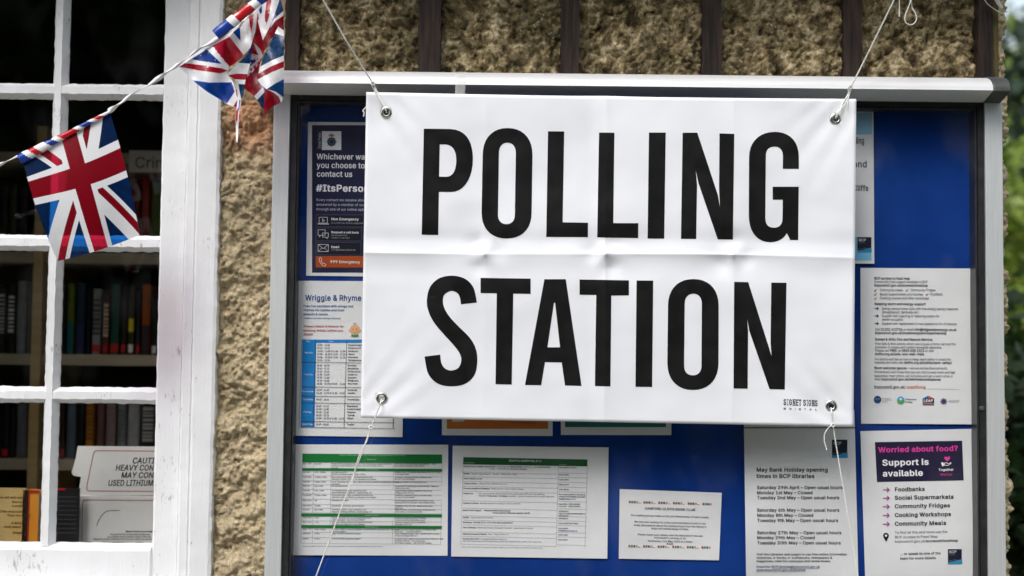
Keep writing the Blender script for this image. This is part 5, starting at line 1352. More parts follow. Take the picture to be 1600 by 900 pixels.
# ------------------------------------------------------------------ cords of the banner
def Q(lst):
    return [P(x, y, Y) for x, y, Y in lst]
def twist(m, pts, r=0.00105):
    """two plies laid round each other"""
    pts = [Vector(p) for p in pts]
    L = [0.0]
    for a, b in zip(pts, pts[1:]): L.append(L[-1] + (b - a).length)
    n = max(int(L[-1] / 0.0022), 8)
    for ph in (0, math.pi):
        q = []
        for i in range(n + 1):
            s_ = L[-1] * i / n
            k = max(j for j in range(len(L)) if L[j] <= s_ + 1e-9); k = min(k, len(pts) - 2)
            t = (s_ - L[k]) / max(L[k + 1] - L[k], 1e-9)
            c = pts[k].lerp(pts[k + 1], t)
            d = (pts[k + 1] - pts[k]).normalized(); a = d.cross(Vector((0, 1, 0))).normalized(); b = d.cross(a)
            an = s_ * 900 + ph
            q.append(c + (a * math.cos(an) + b * math.sin(an)) * r * 0.55)
        m.tube(q, r * 0.68, M_CORD, sides=5, smooth=1)
CORDS = [
    ('taut white cord from the banner\'s upper left eyelet up past the timbers', [
        [(603.8, 176, -0.112), (603, 172, -0.121), (594, 154, -0.1165), (588, 141, -0.113), (583.5, 131, -0.113), (566, 104, -0.125), (540, 62, -0.155), (505, 0, -0.185), (440, -118, -0.235)],
        [(603.5, 175, -0.110), (598, 163, -0.1185), (586, 143, -0.114), (580, 132, -0.1145), (581, 127, -0.1145), (584.5, 130, -0.1145), (586, 138, -0.114), (586.5, 143, -0.114)]], (583, 131, -0.114)),
    ('taut white cord from the banner\'s upper right eyelet up past the timbers', [
        [(1305.5, 185, -0.112), (1307, 182, -0.121), (1316, 163, -0.1165), (1325, 148, -0.113), (1329.5, 136, -0.114), (1350, 96, -0.13), (1397, 0, -0.185), (1452, -112, -0.235)],
        [(1307, 180, -0.1215), (1322, 160, -0.1175), (1326.5, 150, -0.115), (1325, 138, -0.115), (1328, 135, -0.115), (1331, 137, -0.115), (1327, 147, -0.115), (1324.5, 158, -0.117), (1324, 168, -0.1185)]], (1328, 137, -0.115)),
    ('slack white cord hanging from the banner\'s lower left eyelet across a green table', [
        [(596.2, 624, -0.100), (594.5, 630, -0.113), (587, 650, -0.108), (580, 667, -0.103), (560, 722, -0.10), (528, 808, -0.097), (494, 900, -0.094), (478, 944, -0.085)],
        [(580, 667, -0.104), (573, 690, -0.102), (563, 705, -0.101), (555, 732, -0.101), (550, 757, -0.1015)]], (580, 667, -0.104)),
    ('slack white cord hanging from the banner\'s lower right eyelet over a bank holiday notice', [
        [(1298.6, 637, -0.100), (1299.5, 645, -0.1125), (1301.5, 665, -0.106), (1308, 705, -0.101), (1322, 790, -0.098), (1335, 868, -0.095), (1341, 902, -0.093), (1348, 944, -0.085)],
        [(1301, 663, -0.107), (1294, 669, -0.106), (1288, 678, -0.105), (1288, 690, -0.105), (1292, 703, -0.106)]], (1301, 664, -0.107)),
]
for lab, paths, kn in CORDS:
    o = thing('cord', lab, 'cord', P(*paths[0][-1]), 'cords holding the banner')
    for i, pth in enumerate(paths):
        m = MB(); twist(m, [p for p in Q(pth)], (0.00150 if 'taut' in lab else 0.00120) if i == 0 else 0.00100)
        if i == 0:
            c = P(*kn)
            m.tube([c + Vector((0.0035 * math.cos(t), -0.0005 * t, 0.0030 * math.sin(t))) for t in [k * 0.7 for k in range(16)]], 0.0010, M_CORD, sides=5, smooth=2)
        m.obj('strand' if i == 0 else 'loose_end', o, smooth=True)
m = MB()
m.tube(Q([(1405, -60, -0.2), (1405.5, 0, -0.17), (1405, 26, -0.165)]), 0.0009, M_CORD, sides=6)
o = m.obj('cord', smooth=True); o['label'], o['category'] = 'short straight end of white cord hanging beside a small loop, top right', 'cord'
m = MB()
m.tube(Q([(1424, -70, -0.24), (1423, -10, -0.165), (1422, 4, -0.16), (1415, 22, -0.158), (1414, 32, -0.157), (1419, 38, -0.156), (1427, 37.5, -0.156), (1432, 30, -0.157), (1430, 20, -0.158), (1424, 4, -0.16), (1425, -60, -0.22)]), 0.0010, M_CORD, sides=6, smooth=5)
o = m.obj('cord', smooth=True); o['label'], o['category'], o['group'] = 'small closed loop of white cord dangling right of the taut upper right cord', 'cord', 'cords holding the banner'
m = MB()
m.tube(Q([(574, 164, -0.106), (570.5, 169, -0.107), (567, 173, -0.108), (569, 176, -0.108), (568, 182, -0.108)]), 0.0011, M_CORD, sides=6)
o = m.obj('cord', smooth=True); o['label'], o['category'] = 'frayed white cord end poking out behind the upper left corner of the banner', 'cord'
S_W0 = base_mat('white_film', (0.8, 0.79, 0.8), 0.25, 0.5)[0]
# white twist of cord and film at the top right
m = MB()
m.tube(Q([(1552, -14, -0.05), (1557, -2, -0.035), (1562, 8, -0.028), (1566, 12, -0.026)]), [0.006, 0.002], S_W0, sides=6)
o = m.obj('film_scrap', smooth=True); o['label'], o['category'] = 'torn scrap of white film at the very top right by the timber', 'scrap'
m = MB()
m.tube(Q([(1537, -4, -0.05), (1543, 6, -0.03), (1555, 15, -0.02), (1566, 21, -0.016), (1574, 18, -0.012)]), 0.0010, M_CORD, sides=6)
o = m.obj('cord', smooth=True); o['label'], o['category'] = 'scrap of white cord caught on the timber at the top right corner', 'cord'

# clear tape on the header
M_TAPE = bpy.data.materials.new('clear_tape'); M_TAPE.use_nodes = True
nt = M_TAPE.node_tree
tr = nd(nt, 'ShaderNodeBsdfTransparent'); mx = nd(nt, 'ShaderNodeMixShader'); mx.inputs[0].default_value = 0.30
b = nt.nodes['Principled BSDF']; b.inputs['Base Color'].default_value = (0.75, 0.75, 0.74, 1); b.inputs['Roughness'].default_value = 0.3
nt.links.new(tr.outputs[0], mx.inputs[1]); nt.links.new(b.outputs[0], mx.inputs[2]); nt.links.new(mx.outputs[0], nt.nodes['Material Output'].inputs[0])
m = MB()
xa_, xb_ = P(712, 130, -0.1).x, P(727.5, 130, -0.1).x
prof = [(y - 0.0012, z + 0.0012) for y, z in hood()[6:16]]
prof += [(-0.1025, z0 - 0.004), (-0.108, P(720, 147, -0.11).z)]
vs = []
for y, z in prof:
    for k in range(5):
        vs.append((xa_ + (xb_ - xa_) * k / 4 + (0.0006 if k in (0, 4) else 0) * math.sin(z * 900), y - 0.0008 * (k % 2), z))
fs = [(j * 5 + k, j * 5 + k + 1, j * 5 + k + 6, j * 5 + k + 5) for j in range(len(prof) - 1) for k in range(4)]
m.add(vs, fs, M_TAPE)
o = m.obj('tape', smooth=True); o['label'], o['category'] = 'short strip of clear tape stuck over the header above the banner', 'tape'

# ------------------------------------------------------------------ flag bunting
def film(name, c, trans, tcol, rough=0.22):
    """thin printed plastic: part lets what lies behind shine through"""
    m, nt, b = base_mat(name, c, rough, 0.5)
    t = nd(nt, 'ShaderNodeBsdfTransparent'); t.inputs[0].default_value = (*tcol, 1)
    tl = nd(nt, 'ShaderNodeBsdfTranslucent'); tl.inputs[0].default_value = (*c, 1)
    m1 = nd(nt, 'ShaderNodeMixShader'); m1.inputs[0].default_value = 0.22
    m2 = nd(nt, 'ShaderNodeMixShader'); m2.inputs[0].default_value = trans
    nt.links.new(b.outputs[0], m1.inputs[1]); nt.links.new(tl.outputs[0], m1.inputs[2])
    nt.links.new(m1.outputs[0], m2.inputs[1]); nt.links.new(t.outputs[0], m2.inputs[2])
    nt.links.new(m2.outputs[0], nt.nodes['Material Output'].inputs[0])
    return m
F_RED = film('flag_red_film', (0.31, 0.005, 0.016), 0.38, (0.9, 0.03, 0.10))
F_BLUE = film('flag_blue_film', (0.006, 0.030, 0.13), 0.5, (0.02, 0.25, 0.85))
F_WHITE = film('flag_white_film', (0.80, 0.80, 0.82), 0.06, (0.9, 0.9, 0.9))
FC_ = {'r': F_RED, 'b': F_BLUE, 'w': F_WHITE}
S_RED = base_mat('sleeve_red', (0.50, 0.012, 0.02), 0.2, 0.55)[0]
S_BLUE = base_mat('sleeve_blue', (0.010, 0.045, 0.30), 0.2, 0.55)[0]
S_WHITE = base_mat('sleeve_white', (0.80, 0.78, 0.80), 0.25, 0.5)[0]
SC_ = {'r': S_RED, 'b': S_BLUE, 'w': S_WHITE}

bunt = thing('bunting', 'string of glossy plastic flags in red, white and blue hung across the window corner', 'bunting', P(200, 150, -0.17))
# cord of twisted white film
m = MB()
def ribbon(path, w, turns, mat):
    pts = [P(*p) for p in path]
    n = 90; vs = []
    L = [0.0]
    for a, b in zip(pts, pts[1:]): L.append(L[-1] + (b - a).length)
    for i in range(n + 1):
        s_ = L[-1] * i / n
        k = min(max(j for j in range(len(L)) if L[j] <= s_ + 1e-9), len(pts) - 2)
        c = pts[k].lerp(pts[k + 1], (s_ - L[k]) / (L[k + 1] - L[k]))
        d = (pts[k + 1] - pts[k]).normalized(); a = d.cross(Vector((0, 1, 0))).normalized(); b = d.cross(a)
        ww = w * (0.75 + 0.35 * math.sin(s_ * 60 + 1))
        an = turns * 2 * math.pi * i / n + 0.5 * math.sin(s_ * 40)
        for q in range(6):
            t = an + 2 * math.pi * q / 6
            e = 1.0 if q % 3 == 0 else 0.45
            vs.append(c + (a * math.cos(t) + b * math.sin(t)) * ww * e)
    fs = [(i * 6 + q, i * 6 + (q + 1) % 6, (i + 1) * 6 + (q + 1) % 6, (i + 1) * 6 + q) for i in range(n) for q in range(6)]
    m.add(vs, fs, mat)
ribbon([(-120, 300, -0.165), (0, 257, -0.17), (30, 243, -0.17)], 0.0050, 2, S_WHITE)
ribbon([(170, 174, -0.17), (190, 160, -0.17), (206, 147, -0.17), (232, 133, -0.17), (250, 121, -0.17), (262, 112, -0.17), (285, 96, -0.172), (310, 77, -0.175), (345, 58, -0.178), (372, 42, -0.18)], 0.0044, 3, S_WHITE)
ribbon([(372, 42, -0.176), (420, -8, -0.176), (470, -80, -0.17)], 0.003, 3, S_WHITE)
m.obj('cord', bunt, smooth=True)

def sleeve(m, a, b, wa, wb, bands, skew=0.03, n=220, sides=14):
    """hem rolled round the cord: a flattened tube striped along its length"""
    A, B = P(*a), P(*b)
    d = (B - A).normalized(); up = d.cross(Vector((0, 1, 0))).normalized()
    if up.z < 0: up = -up
    ring = []
    for i in range(n + 1):
        t = i / n
        c = A.lerp(B, t); w = wa + (wb - wa) * t
        w *= 1 + 0.10 * math.sin(t * 9) + 0.05 * math.sin(t * 31)
        for k in range(sides):
            an = 2 * math.pi * k / sides
            ring.append(c + up * (w / 2 * math.cos(an)) + Vector((0, -1, 0)) * (w * 0.32 * math.sin(an)))
    for i in range(n):
        for k in range(sides):
            t = (i + 0.5) / n + skew * math.cos(2 * math.pi * (k + .5) / sides)
            col = bands[-1][1]
            for lim, c_ in bands:
                if t < lim:
                    col = c_; break
            k2 = (k + 1) % sides
            m.add([ring[i * sides + k], ring[i * sides + k2], ring[(i + 1) * sides + k2], ring[(i + 1) * sides + k]], [(0, 1, 2, 3)], SC_[col])

def union(u, v):
    """colour of the flag at u, v in -1..1"""
    if abs(u) < 0.165 or abs(v) < 0.135: return 'r'
    if abs(u) < 0.275 or abs(v) < 0.225: return 'w'
    su, sv = (1 if u > 0 else -1), (1 if v > 0 else -1)
    if su == sv:
        d = (u - v) * (1 if su > 0 else -1)
        if sv > 0: d = u - v
        else: d = v - u
    else:
        d = (u + v) if (su < 0) else -(u + v)
    if 0 <= d < 0.17: return 'r'
    if -0.30 < d < 0.27: return 'w'
    return 'b'

# the flag hanging open in front of the window
fl = bpy.data.objects.new('flag', None); COL.objects.link(fl); fl.parent = bunt; fl.location = P(130, 260, -0.17) - bunt.location
fl['label'] = 'flag hanging flat and open in front of the window panes'
bm = bmesh.new()
bmesh.ops.create_grid(bm, x_segments=26, y_segments=30, size=1.0)
def fcut(a, b, c):           # line a*u + b*v = c
    nrm = Vector((a, b, 0)); co = nrm * (c / nrm.length_squared)
    bmesh.ops.bisect_plane(bm, geom=bm.verts[:] + bm.edges[:] + bm.faces[:], plane_co=co, plane_no=nrm, dist=1e-6)
for c in (-0.275, -0.165, 0.165, 0.275): fcut(1, 0, c)
for c in (-0.225, -0.135, 0.135, 0.225): fcut(0, 1, c)
for c in (-0.30, 0.0, 0.17, 0.27, -0.27, -0.17, 0.30):
    fcut(1, -1, c); fcut(1, 1, c)
fcut(0, 1, -0.52)
FQ = [Vector(c) for c in ((36, 252), (172, 176), (218.5, 367), (90, 408))]
def f1(u, v):
    """u,v in -1..1 with the cross at 0,0 and the hem near v = -0.52"""
    s_ = (u + 1) / 2
    cc = 0.275 + 0.115 * s_ + 0.03 * math.sin(math.pi * s_)
    uu = s_ + 0.03 * math.sin(math.pi * s_)
    t = cc + (1 - cc) * v if v > 0 else cc + cc / 0.52 * v
    q = (FQ[0] * (1 - uu) + FQ[1] * uu) * (1 - t) + (FQ[3] * (1 - uu) + FQ[2] * uu) * t
    n_ = Vector((0.06, 0.1))
    q.x += 5.0 * math.sin(math.pi * t) * (uu - 0.35) - 3.0 * math.sin(math.pi * t) * (1 - uu)
    q.y += 3.5 * math.sin(math.pi * uu) * t
    Y = -0.168 - 0.012 * math.sin(math.pi * t) * (1 - 0.3 * uu) + 0.007 * math.sin(2.6 * uu * math.pi + 1.2 * t) * t + 0.006 * t
    return P(q.x, q.y, Y)
m = MB()
bm.verts.index_update()
V = [f1(v.co.x, v.co.y) for v in bm.verts]
m.v = [tuple(p) for p in V]
for f in bm.faces:
    c = f.calc_center_median()
    if c.y < -0.52: continue
    m.f.append(tuple(v.index for v in f.verts)[::-1]); m.m.append(m.mi(FC_[union(c.x, c.y)]))
bm.free()
m.obj('cloth', fl, smooth=True)
m = MB()
sleeve(m, (31, 249, -0.172), (173, 173.5, -0.172), 0.0185, 0.0045, [(.075, 'b'), (.135, 'w'), (.20, 'r'), (.31, 'w'), (.385, 'b'), (.445, 'w'), (.62, 'r'), (.675, 'w'), (.775, 'b'), (.83, 'w'), (.90, 'r'), (1.1, 'w')])
m.obj('sleeve', fl, smooth=True)

# the bunched flag at the corner of the board, laid in folds
fl = bpy.data.objects.new('flag', None); COL.objects.link(fl); fl.parent = bunt; fl.location = P(380, 100, -0.17) - bunt.location
fl['label'] = 'flag bunched into folds over the upper left corner of the notice board'
FOLDS = [
 (0, 'w', [(80, 405), (160, 335), (290, 258), (420, 155), (520, 62), (620, -15), (640, 20), (530, 115), (430, 205), (290, 292), (170, 366)]),
 # back of the bunch
 (0, 'r', [(505, 95), (560, 80), (620, 60), (700, 90), (716, 92), (716, 180), (640, 235), (590, 330), (570, 400), (560, 445), (600, 550), (540, 590), (470, 535), (490, 440), (500, 330), (520, 230)]),
 (0, 'w', [(533, 258), (572, 298), (590, 340), (540, 430), (494, 472), (500, 410), (512, 370), (500, 345), (520, 328), (560, 337)]),
 (0, 'r', [(530, 298), (565, 336), (522, 326)]),
 (0, 'b', [(510, 363), (549, 372), (508, 408)]),
 (0, 'w', [(535, 590), (590, 533), (604, 560), (556, 612)]),
 (0, 'b', [(554, 612), (600, 563), (606, 600), (600, 682)]),
 # fan at the upper right
 (1, 'w', [(556, 72), (600, 0), (690, 0), (660, 110), (590, 247), (575, 190), (560, 130)]),
 (1, 'b', [(565, 62), (583, 32), (585, 106)]),
 (1, 'r', [(614, 0), (642, 0), (627, 100), (607, 163), (601, 100)]),
 (1, 'b', [(692, 0), (702, 0), (716, 66), (650, 128), (634, 160), (660, 90)]),
 (1, 'w', [(716, 66), (716, 98), (668, 128), (636, 170), (645, 130)]),
 (1, 'r', [(716, 96), (718, 182), (690, 165), (640, 235), (590, 320), (600, 240), (636, 170), (668, 126)]),
 # left shoulder under the hem
 (2, 'w', [(400, 205), (500, 112), (515, 95), (527, 250), (515, 292), (470, 342), (385, 226)]),
 (2, 'b', [(408, 196), (450, 163), (453, 250)]),
 (2, 'r', [(503, 100), (537, 88), (530, 150), (517, 205), (512, 160)]),
 (3, 'w', [(537, 88), (560, 66), (545, 190), (522, 262), (517, 205), (532, 140)]),
 (2, 'r', [(278, 281), (385, 224), (472, 336), (420, 388), (380, 412)]),
 # left wing
 (2, 'w', [(76, 410), (165, 350), (245, 298), (282, 280), (385, 405), (372, 455), (408, 500), (444, 600), (440, 660), (415, 655), (370, 636), (155, 490), (110, 440)]),
 (2, 'b', [(155, 362), (245, 301), (338, 390), (240, 378)]),
 (2, 'r', [(78, 408), (114, 385), (240, 402), (340, 418), (378, 432), (330, 448), (200, 430)]),
 (2, 'b', [(155, 489), (260, 505), (400, 503), (417, 560), (370, 633), (255, 566)]),
 (2, 'r', [(410, 650), (436, 606), (440, 662)]),
 # big fold on the right
 (3, 'w', [(684, 162), (719, 188), (719, 222), (662, 206)]),
 (3, 'b', [(664, 203), (719, 222), (719, 342), (640, 374), (572, 412), (610, 310)]),
 (3, 'w', [(719, 338), (719, 376), (640, 408), (562, 454), (573, 408), (640, 372)]),
 (3, 'r', [(719, 373), (719, 414), (640, 446), (557, 488), (563, 450), (640, 406)]),
 (3, 'w', [(719, 411), (719, 487), (665, 512), (612, 546), (580, 520), (555, 488), (640, 444)]),
 (3, 'b', [(719, 484), (717, 592), (700, 580), (670, 563), (612, 546), (665, 511)]),
 (3, 'r', [(600, 546), (650, 560), (692, 592), (702, 625), (650, 652), (600, 692), (596, 640)]),
 (3, 'w', [(612, 546), (672, 562), (714, 600), (702, 628), (688, 592), (650, 562)]),
 (3, 'r', [(599, 690), (612, 678), (601, 742)]),
 # narrow fold in the middle with its tail
 (4, 'b', [(522, 262), (527, 300), (512, 392), (470, 386), (438, 386), (500, 330), (514, 292)]),
 (4, 'w', [(440, 384), (512, 390), (496, 456), (440, 450), (378, 460), (372, 452)]),
 (4, 'r', [(378, 460), (440, 450), (495, 454), (484, 490), (418, 486)]),
 (4, 'w', [(412, 484), (484, 488), (480, 517), (440, 515), (425, 500)]),
 (4, 'b', [(440, 514), (480, 516), (472, 580), (456, 612), (446, 560)]),
 (4, 'w', [(405, 500), (440, 512), (448, 560), (458, 612), (444, 700), (436, 872), (426, 866), (424, 700), (434, 620), (418, 545)]),
 (5, 'r', [(426, 680), (442, 655), (432, 770), (425, 730)]),
 (5, 'r', [(422, 530), (434, 560), (436, 600), (428, 580)]),
 (5, 'b', [(446, 610), (454, 612), (444, 690), (440, 660)]),
]
def f2(x, y, lay, k):
    X, Yp = 260 + x / 3.915, y / 3.915
    wav = 0.010 * math.sin(0.105 * X + 0.035 * Yp + lay * 1.9) + 0.004 * math.sin(0.21 * X - 0.12 * Yp + lay)
    return P(X, Yp, -0.150 - lay * 0.0095 - k * 0.00022 + wav * 0.6)
m = MB()
for k, (lay, c, poly) in enumerate(FOLDS):
    bm = bmesh.new()
    tris = tess([poly])
    bv = [bm.verts.new((x, y, 0)) for x, y in poly]
    for t in tris:
        bm.faces.new([bv[i] for i in t])
    for ax, lo, hi in ((0, min(p[0] for p in poly), max(p[0] for p in poly)), (1, min(p[1] for p in poly), max(p[1] for p in poly))):
        t = math.ceil(lo / 22) * 22
        while t < hi:
            if t > lo:
                bmesh.ops.bisect_plane(bm, geom=bm.verts[:] + bm.edges[:] + bm.faces[:], plane_co=(t, t, 0), plane_no=(1 - ax, ax, 0), dist=1e-5)
            t += 22
    bm.verts.index_update()
    V = [f2(v.co.x, v.co.y, lay, k) for v in bm.verts]
    F = []
    for f in bm.faces:
        idx = [v.index for v in f.verts]
        nrm = (V[idx[1]] - V[idx[0]]).cross(V[idx[2]] - V[idx[0]])
        F.append(tuple(idx) if nrm.y < 0 else tuple(idx[::-1]))
    m.add(V, F, FC_[c]); bm.free()
m.obj('cloth', fl, smooth=True)
m = MB()
sleeve(m, (337, 54.5, -0.207), (449, -34, -0.207), 0.019, 0.019, [(.20, 'b'), (.285, 'w'), (.50, 'r'), (.585, 'w'), (.88, 'b'), (1.1, 'w')], 0.012)
m.obj('sleeve', fl, smooth=True)

# ------------------------------------------------------------------ inside: bookcase, books, box
SHY = 0.62
case = thing('bookcase', 'pale wood bookcase standing in the dark room behind the window panes', 'bookcase', (P(40, 700, SHY).x, SHY + 0.12, 0.3))
shz = [P(150, y, SHY).z for y in (239, 395, 554, 718)]
cx0, cx1 = P(-430, 450, SHY).x, P(420, 450, SHY).x
shelf_z = shz + [shz[-1] - (shz[0] - shz[-1]) / 3]
for z in shelf_z:
    m = MB(); m.box((cx0, SHY - 0.005, z - 0.026), (cx1, SHY + 0.26, z), M_SHELFEDGE); m.obj('shelf', case, bevel=0.002)
for px_ in (53, 480, -370):
    m = MB(); x = P(px_, 650, SHY - 0.02).x; m.box((x - 0.012, SHY - 0.022, 0.35), (x + 0.012, SHY + 0.26, shz[0] + 0.06), M_SHELFWOOD); m.obj('upright', case, bevel=0.002)
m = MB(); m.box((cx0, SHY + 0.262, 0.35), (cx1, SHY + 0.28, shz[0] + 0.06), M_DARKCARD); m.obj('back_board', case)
# section sign clipped to the upper shelf
sx0, sx1 = P(203, 255, SHY - 0.03).x, P(330, 255, SHY - 0.03).x
sz0, sz1 = P(230, 270, SHY - 0.03).z, P(230, 236, SHY - 0.03).z
sg = thing('shelf_sign', 'pale shelf sign with dark letters clipped to the shelf behind the open flag', 'sign', ((sx0 + sx1) / 2, SHY - 0.035, sz0))
m = MB(); m.box((sx0, SHY - 0.038, sz0), (sx1, SHY - 0.032, sz1), noise_mat('card', (0.50, 0.48, 0.42), (0.56, 0.54, 0.47), 10, 0.6)); m.obj('card', sg)
vs, fs, wd = layout('Crime')
sc = (P(262, 255, SHY).x - P(210, 255, SHY).x) / layout('Crim')[2]
m = MB(); m.add([(P(210, 255, SHY - .04).x + a * sc, SHY - 0.0386, sz0 + 0.010 + b * sc) for a, b, _k in vs], fs, ink((25, 25, 28))); m.obj('lettering', sg)

def book(px0, px1, pyb, pyt, color, place, Y=SHY + 0.02, tag_c=None, patch=None, cname='dark', lettered=None):
    a, b = P(px0, pyb, Y), P(px1, pyt, Y)
    w, h = b.x - a.x, b.z - a.z
    z_base = min(shelf_z, key=lambda z: abs(z - a.z)) + 0.0005
    o = thing('book', '%s book %s' % (cname, place), 'book', ((a.x + b.x) / 2, Y + 0.07, z_base), 'books on the bookcase')
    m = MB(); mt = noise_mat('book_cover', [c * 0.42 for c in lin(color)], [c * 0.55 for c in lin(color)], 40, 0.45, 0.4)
    pr = []
    for i in range(9):
        t = math.pi * i / 8
        pr.append((a.x + w / 2 - w / 2 * math.cos(t), Y - 0.16 * w * math.sin(t)))
    pr += [(b.x, Y + 0.13), (b.x - 0.0015, Y + 0.13), (b.x - 0.0015, Y + 0.004), (a.x + 0.0015, Y + 0.004), (a.x + 0.0015, Y + 0.13), (a.x, Y + 0.13)]
    n = len(pr)
    vs = [(x, y, z_base) for x, y in pr] + [(x, y, z_base + h) for x, y in pr]
    fs = [(i, (i + 1) % n, n + (i + 1) % n, n + i) for i in range(n)] + [tuple(range(n))[::-1], tuple(range(n, 2 * n))]
    m.add(vs, fs, mt); m.obj('cover', o)
    m = MB(); m.box((a.x + 0.0018, Y + 0.005, z_base + 0.003), (b.x - 0.0018, Y + 0.125, z_base + h - 0.004), M_PAPER); m.obj('pages', o)
    def band(name, f0, f1_, c_):
        m = MB(); vs = []
        for i in range(1, 8):
            t = math.pi * i / 8
            x, y = a.x + w / 2 - w / 2 * math.cos(t), Y - 0.16 * w * math.sin(t) - 0.0008
            vs += [(x, y, z_base + h * f0), (x, y, z_base + h * f1_)]
        m.add(vs, [(2 * i, 2 * i + 2, 2 * i + 3, 2 * i + 1) for i in range(6)], ink(c_)); m.obj(name, o)
    if patch: band('spine_panel', patch[0], patch[1], patch[2])
    if tag_c: band('spine_label', 0.03, 0.15, tag_c)
    if lettered:
        rr = random.Random(int(px0 * 7))
        f = 0.3
        while f < 0.85:
            g_ = rr.uniform(0.02, 0.06); band('spine_print', f, f + g_, lettered); f += g_ + rr.uniform(0.015, 0.035)
RP, LP = 'right of the glazing bar', 'left of the glazing bar'
WHT = (225, 220, 212); RD = (190, 40, 40)
MID = [  # middle shelf, behind the third row of panes
 (97.5, 103, 448, (30, 58, 40), 'slim dark green', None, None, None), (104, 117, 444, (120, 140, 40), 'lime green and teal', None, (0, .45, (30, 95, 95)), None), (118.5, 134, 443, (24, 62, 88), 'deep petrol blue', None, (0, .4, (40, 45, 90)), None),
 (135, 142, 450, (28, 28, 30), 'thin black', None, None, None), (143.5, 159, 452, (186, 190, 186), 'pale grey lettered', RD, None, (70, 72, 74)), (160, 171, 462, (120, 66, 40), 'short russet', RD, None, (200, 180, 150)),
 (172, 188, 444, (24, 98, 84), 'teal green', RD, None, None), (189, 199, 448, (62, 44, 34), 'dark umber', RD, None, None), (200, 211, 446, (72, 78, 46), 'olive', WHT, (.33, .52, (220, 200, 40)), None),
 (212, 220, 456, (58, 46, 66), 'plum', RD, None, None), (220.5, 236, 444, (214, 112, 30), 'bright orange', None, (0, .42, (60, 40, 46)), None), (237, 247, 460, (26, 26, 28), 'black spined', WHT, None, None)]
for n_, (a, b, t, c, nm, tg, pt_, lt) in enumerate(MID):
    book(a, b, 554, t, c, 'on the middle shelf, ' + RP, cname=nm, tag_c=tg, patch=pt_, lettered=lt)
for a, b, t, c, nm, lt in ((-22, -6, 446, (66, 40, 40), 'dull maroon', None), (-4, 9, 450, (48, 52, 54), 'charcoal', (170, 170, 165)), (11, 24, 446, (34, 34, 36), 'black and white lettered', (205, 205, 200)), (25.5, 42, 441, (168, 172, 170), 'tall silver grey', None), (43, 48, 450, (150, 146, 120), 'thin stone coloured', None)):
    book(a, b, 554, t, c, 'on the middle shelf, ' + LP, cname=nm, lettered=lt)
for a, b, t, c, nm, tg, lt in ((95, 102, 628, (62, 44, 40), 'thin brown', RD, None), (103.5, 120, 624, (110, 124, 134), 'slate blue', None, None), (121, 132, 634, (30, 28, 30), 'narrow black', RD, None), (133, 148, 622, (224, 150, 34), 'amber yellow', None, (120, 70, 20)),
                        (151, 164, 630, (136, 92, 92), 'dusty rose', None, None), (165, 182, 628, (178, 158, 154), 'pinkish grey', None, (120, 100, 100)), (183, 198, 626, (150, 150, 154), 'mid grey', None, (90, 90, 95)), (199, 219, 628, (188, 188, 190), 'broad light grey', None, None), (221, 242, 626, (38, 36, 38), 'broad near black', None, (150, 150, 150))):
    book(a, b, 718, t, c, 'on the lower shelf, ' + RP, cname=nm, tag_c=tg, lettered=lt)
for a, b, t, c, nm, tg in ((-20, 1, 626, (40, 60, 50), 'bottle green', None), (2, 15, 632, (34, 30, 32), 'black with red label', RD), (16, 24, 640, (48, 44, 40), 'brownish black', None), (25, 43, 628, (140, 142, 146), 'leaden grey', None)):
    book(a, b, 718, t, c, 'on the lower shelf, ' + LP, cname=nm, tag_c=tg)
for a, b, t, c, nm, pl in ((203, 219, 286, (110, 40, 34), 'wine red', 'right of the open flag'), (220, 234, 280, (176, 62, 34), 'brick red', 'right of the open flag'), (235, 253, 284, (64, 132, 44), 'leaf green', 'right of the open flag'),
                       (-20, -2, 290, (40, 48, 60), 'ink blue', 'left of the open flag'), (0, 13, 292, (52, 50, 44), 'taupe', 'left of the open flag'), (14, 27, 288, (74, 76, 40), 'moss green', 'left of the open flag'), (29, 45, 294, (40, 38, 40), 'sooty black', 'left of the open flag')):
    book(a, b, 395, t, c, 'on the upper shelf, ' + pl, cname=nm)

# books and box shown on the window sill
SZ = WB + 0.0055
def sill_book(name_lab, px0, px1, pyt, Y, cover, th=0.02, extra=None):
    a, b = P(px0, 800, Y), P(px1, pyt, Y)
    o = thing('book', name_lab, 'book', ((a.x + b.x) / 2, Y + th / 2, SZ), 'books stood on the window sill')
    h = b.z - SZ
    m = MB()
    m.box((a.x, Y, SZ), (b.x, Y + 0.002, SZ + h), cover); m.box((a.x, Y + th - 0.002, SZ), (b.x, Y + th, SZ + h), cover); m.box((a.x, Y + 0.0021, SZ), (a.x + 0.002, Y + th - 0.0021, SZ + h), cover)
    m.obj('cover', o)
    m = MB(); m.box((a.x + 0.003, Y + 0.0022, SZ + 0.003), (b.x - 0.003, Y + th - 0.0022, SZ + h - 0.003), M_PAPER); m.obj('pages', o)
    return o, a.x, b.x, h
M_YCOV = noise_mat('yellow_cover', (0.62, 0.50, 0.22), (0.52, 0.30, 0.08), 5, 0.35, 0.4, lo=.4, hi=.62)
o, xa1, xb1, h1 = sill_book('mellow yellow book with lines of dark text on the sill at the far left', -45, 36, 764, 0.13, M_YCOV)
m = MB()
for i_, (t_, y_) in enumerate((('She lifted the veil and saw', 779), ('the room', 786), ('a sudden', 792), ('Beyond the mountain', 801), ('from the inside', 807), ('A brilliant,', 819), ('vivid debut', 825), ('Gripping', 834))):
    vs, fs, wd = layout(t_, 2); s_ = 0.030 / 100 * 0.15
    q = P(30, y_, 0.1295)
    s_ = 0.0046 / 100
    m.add([(q.x - wd * s_ * (0.5 if i_ % 3 else .9) + a * s_ - .0, 0.1295, q.z + b * s_) for a, b, _k in vs], fs, ink((70, 48, 22)))
m.obj('lettering', o)
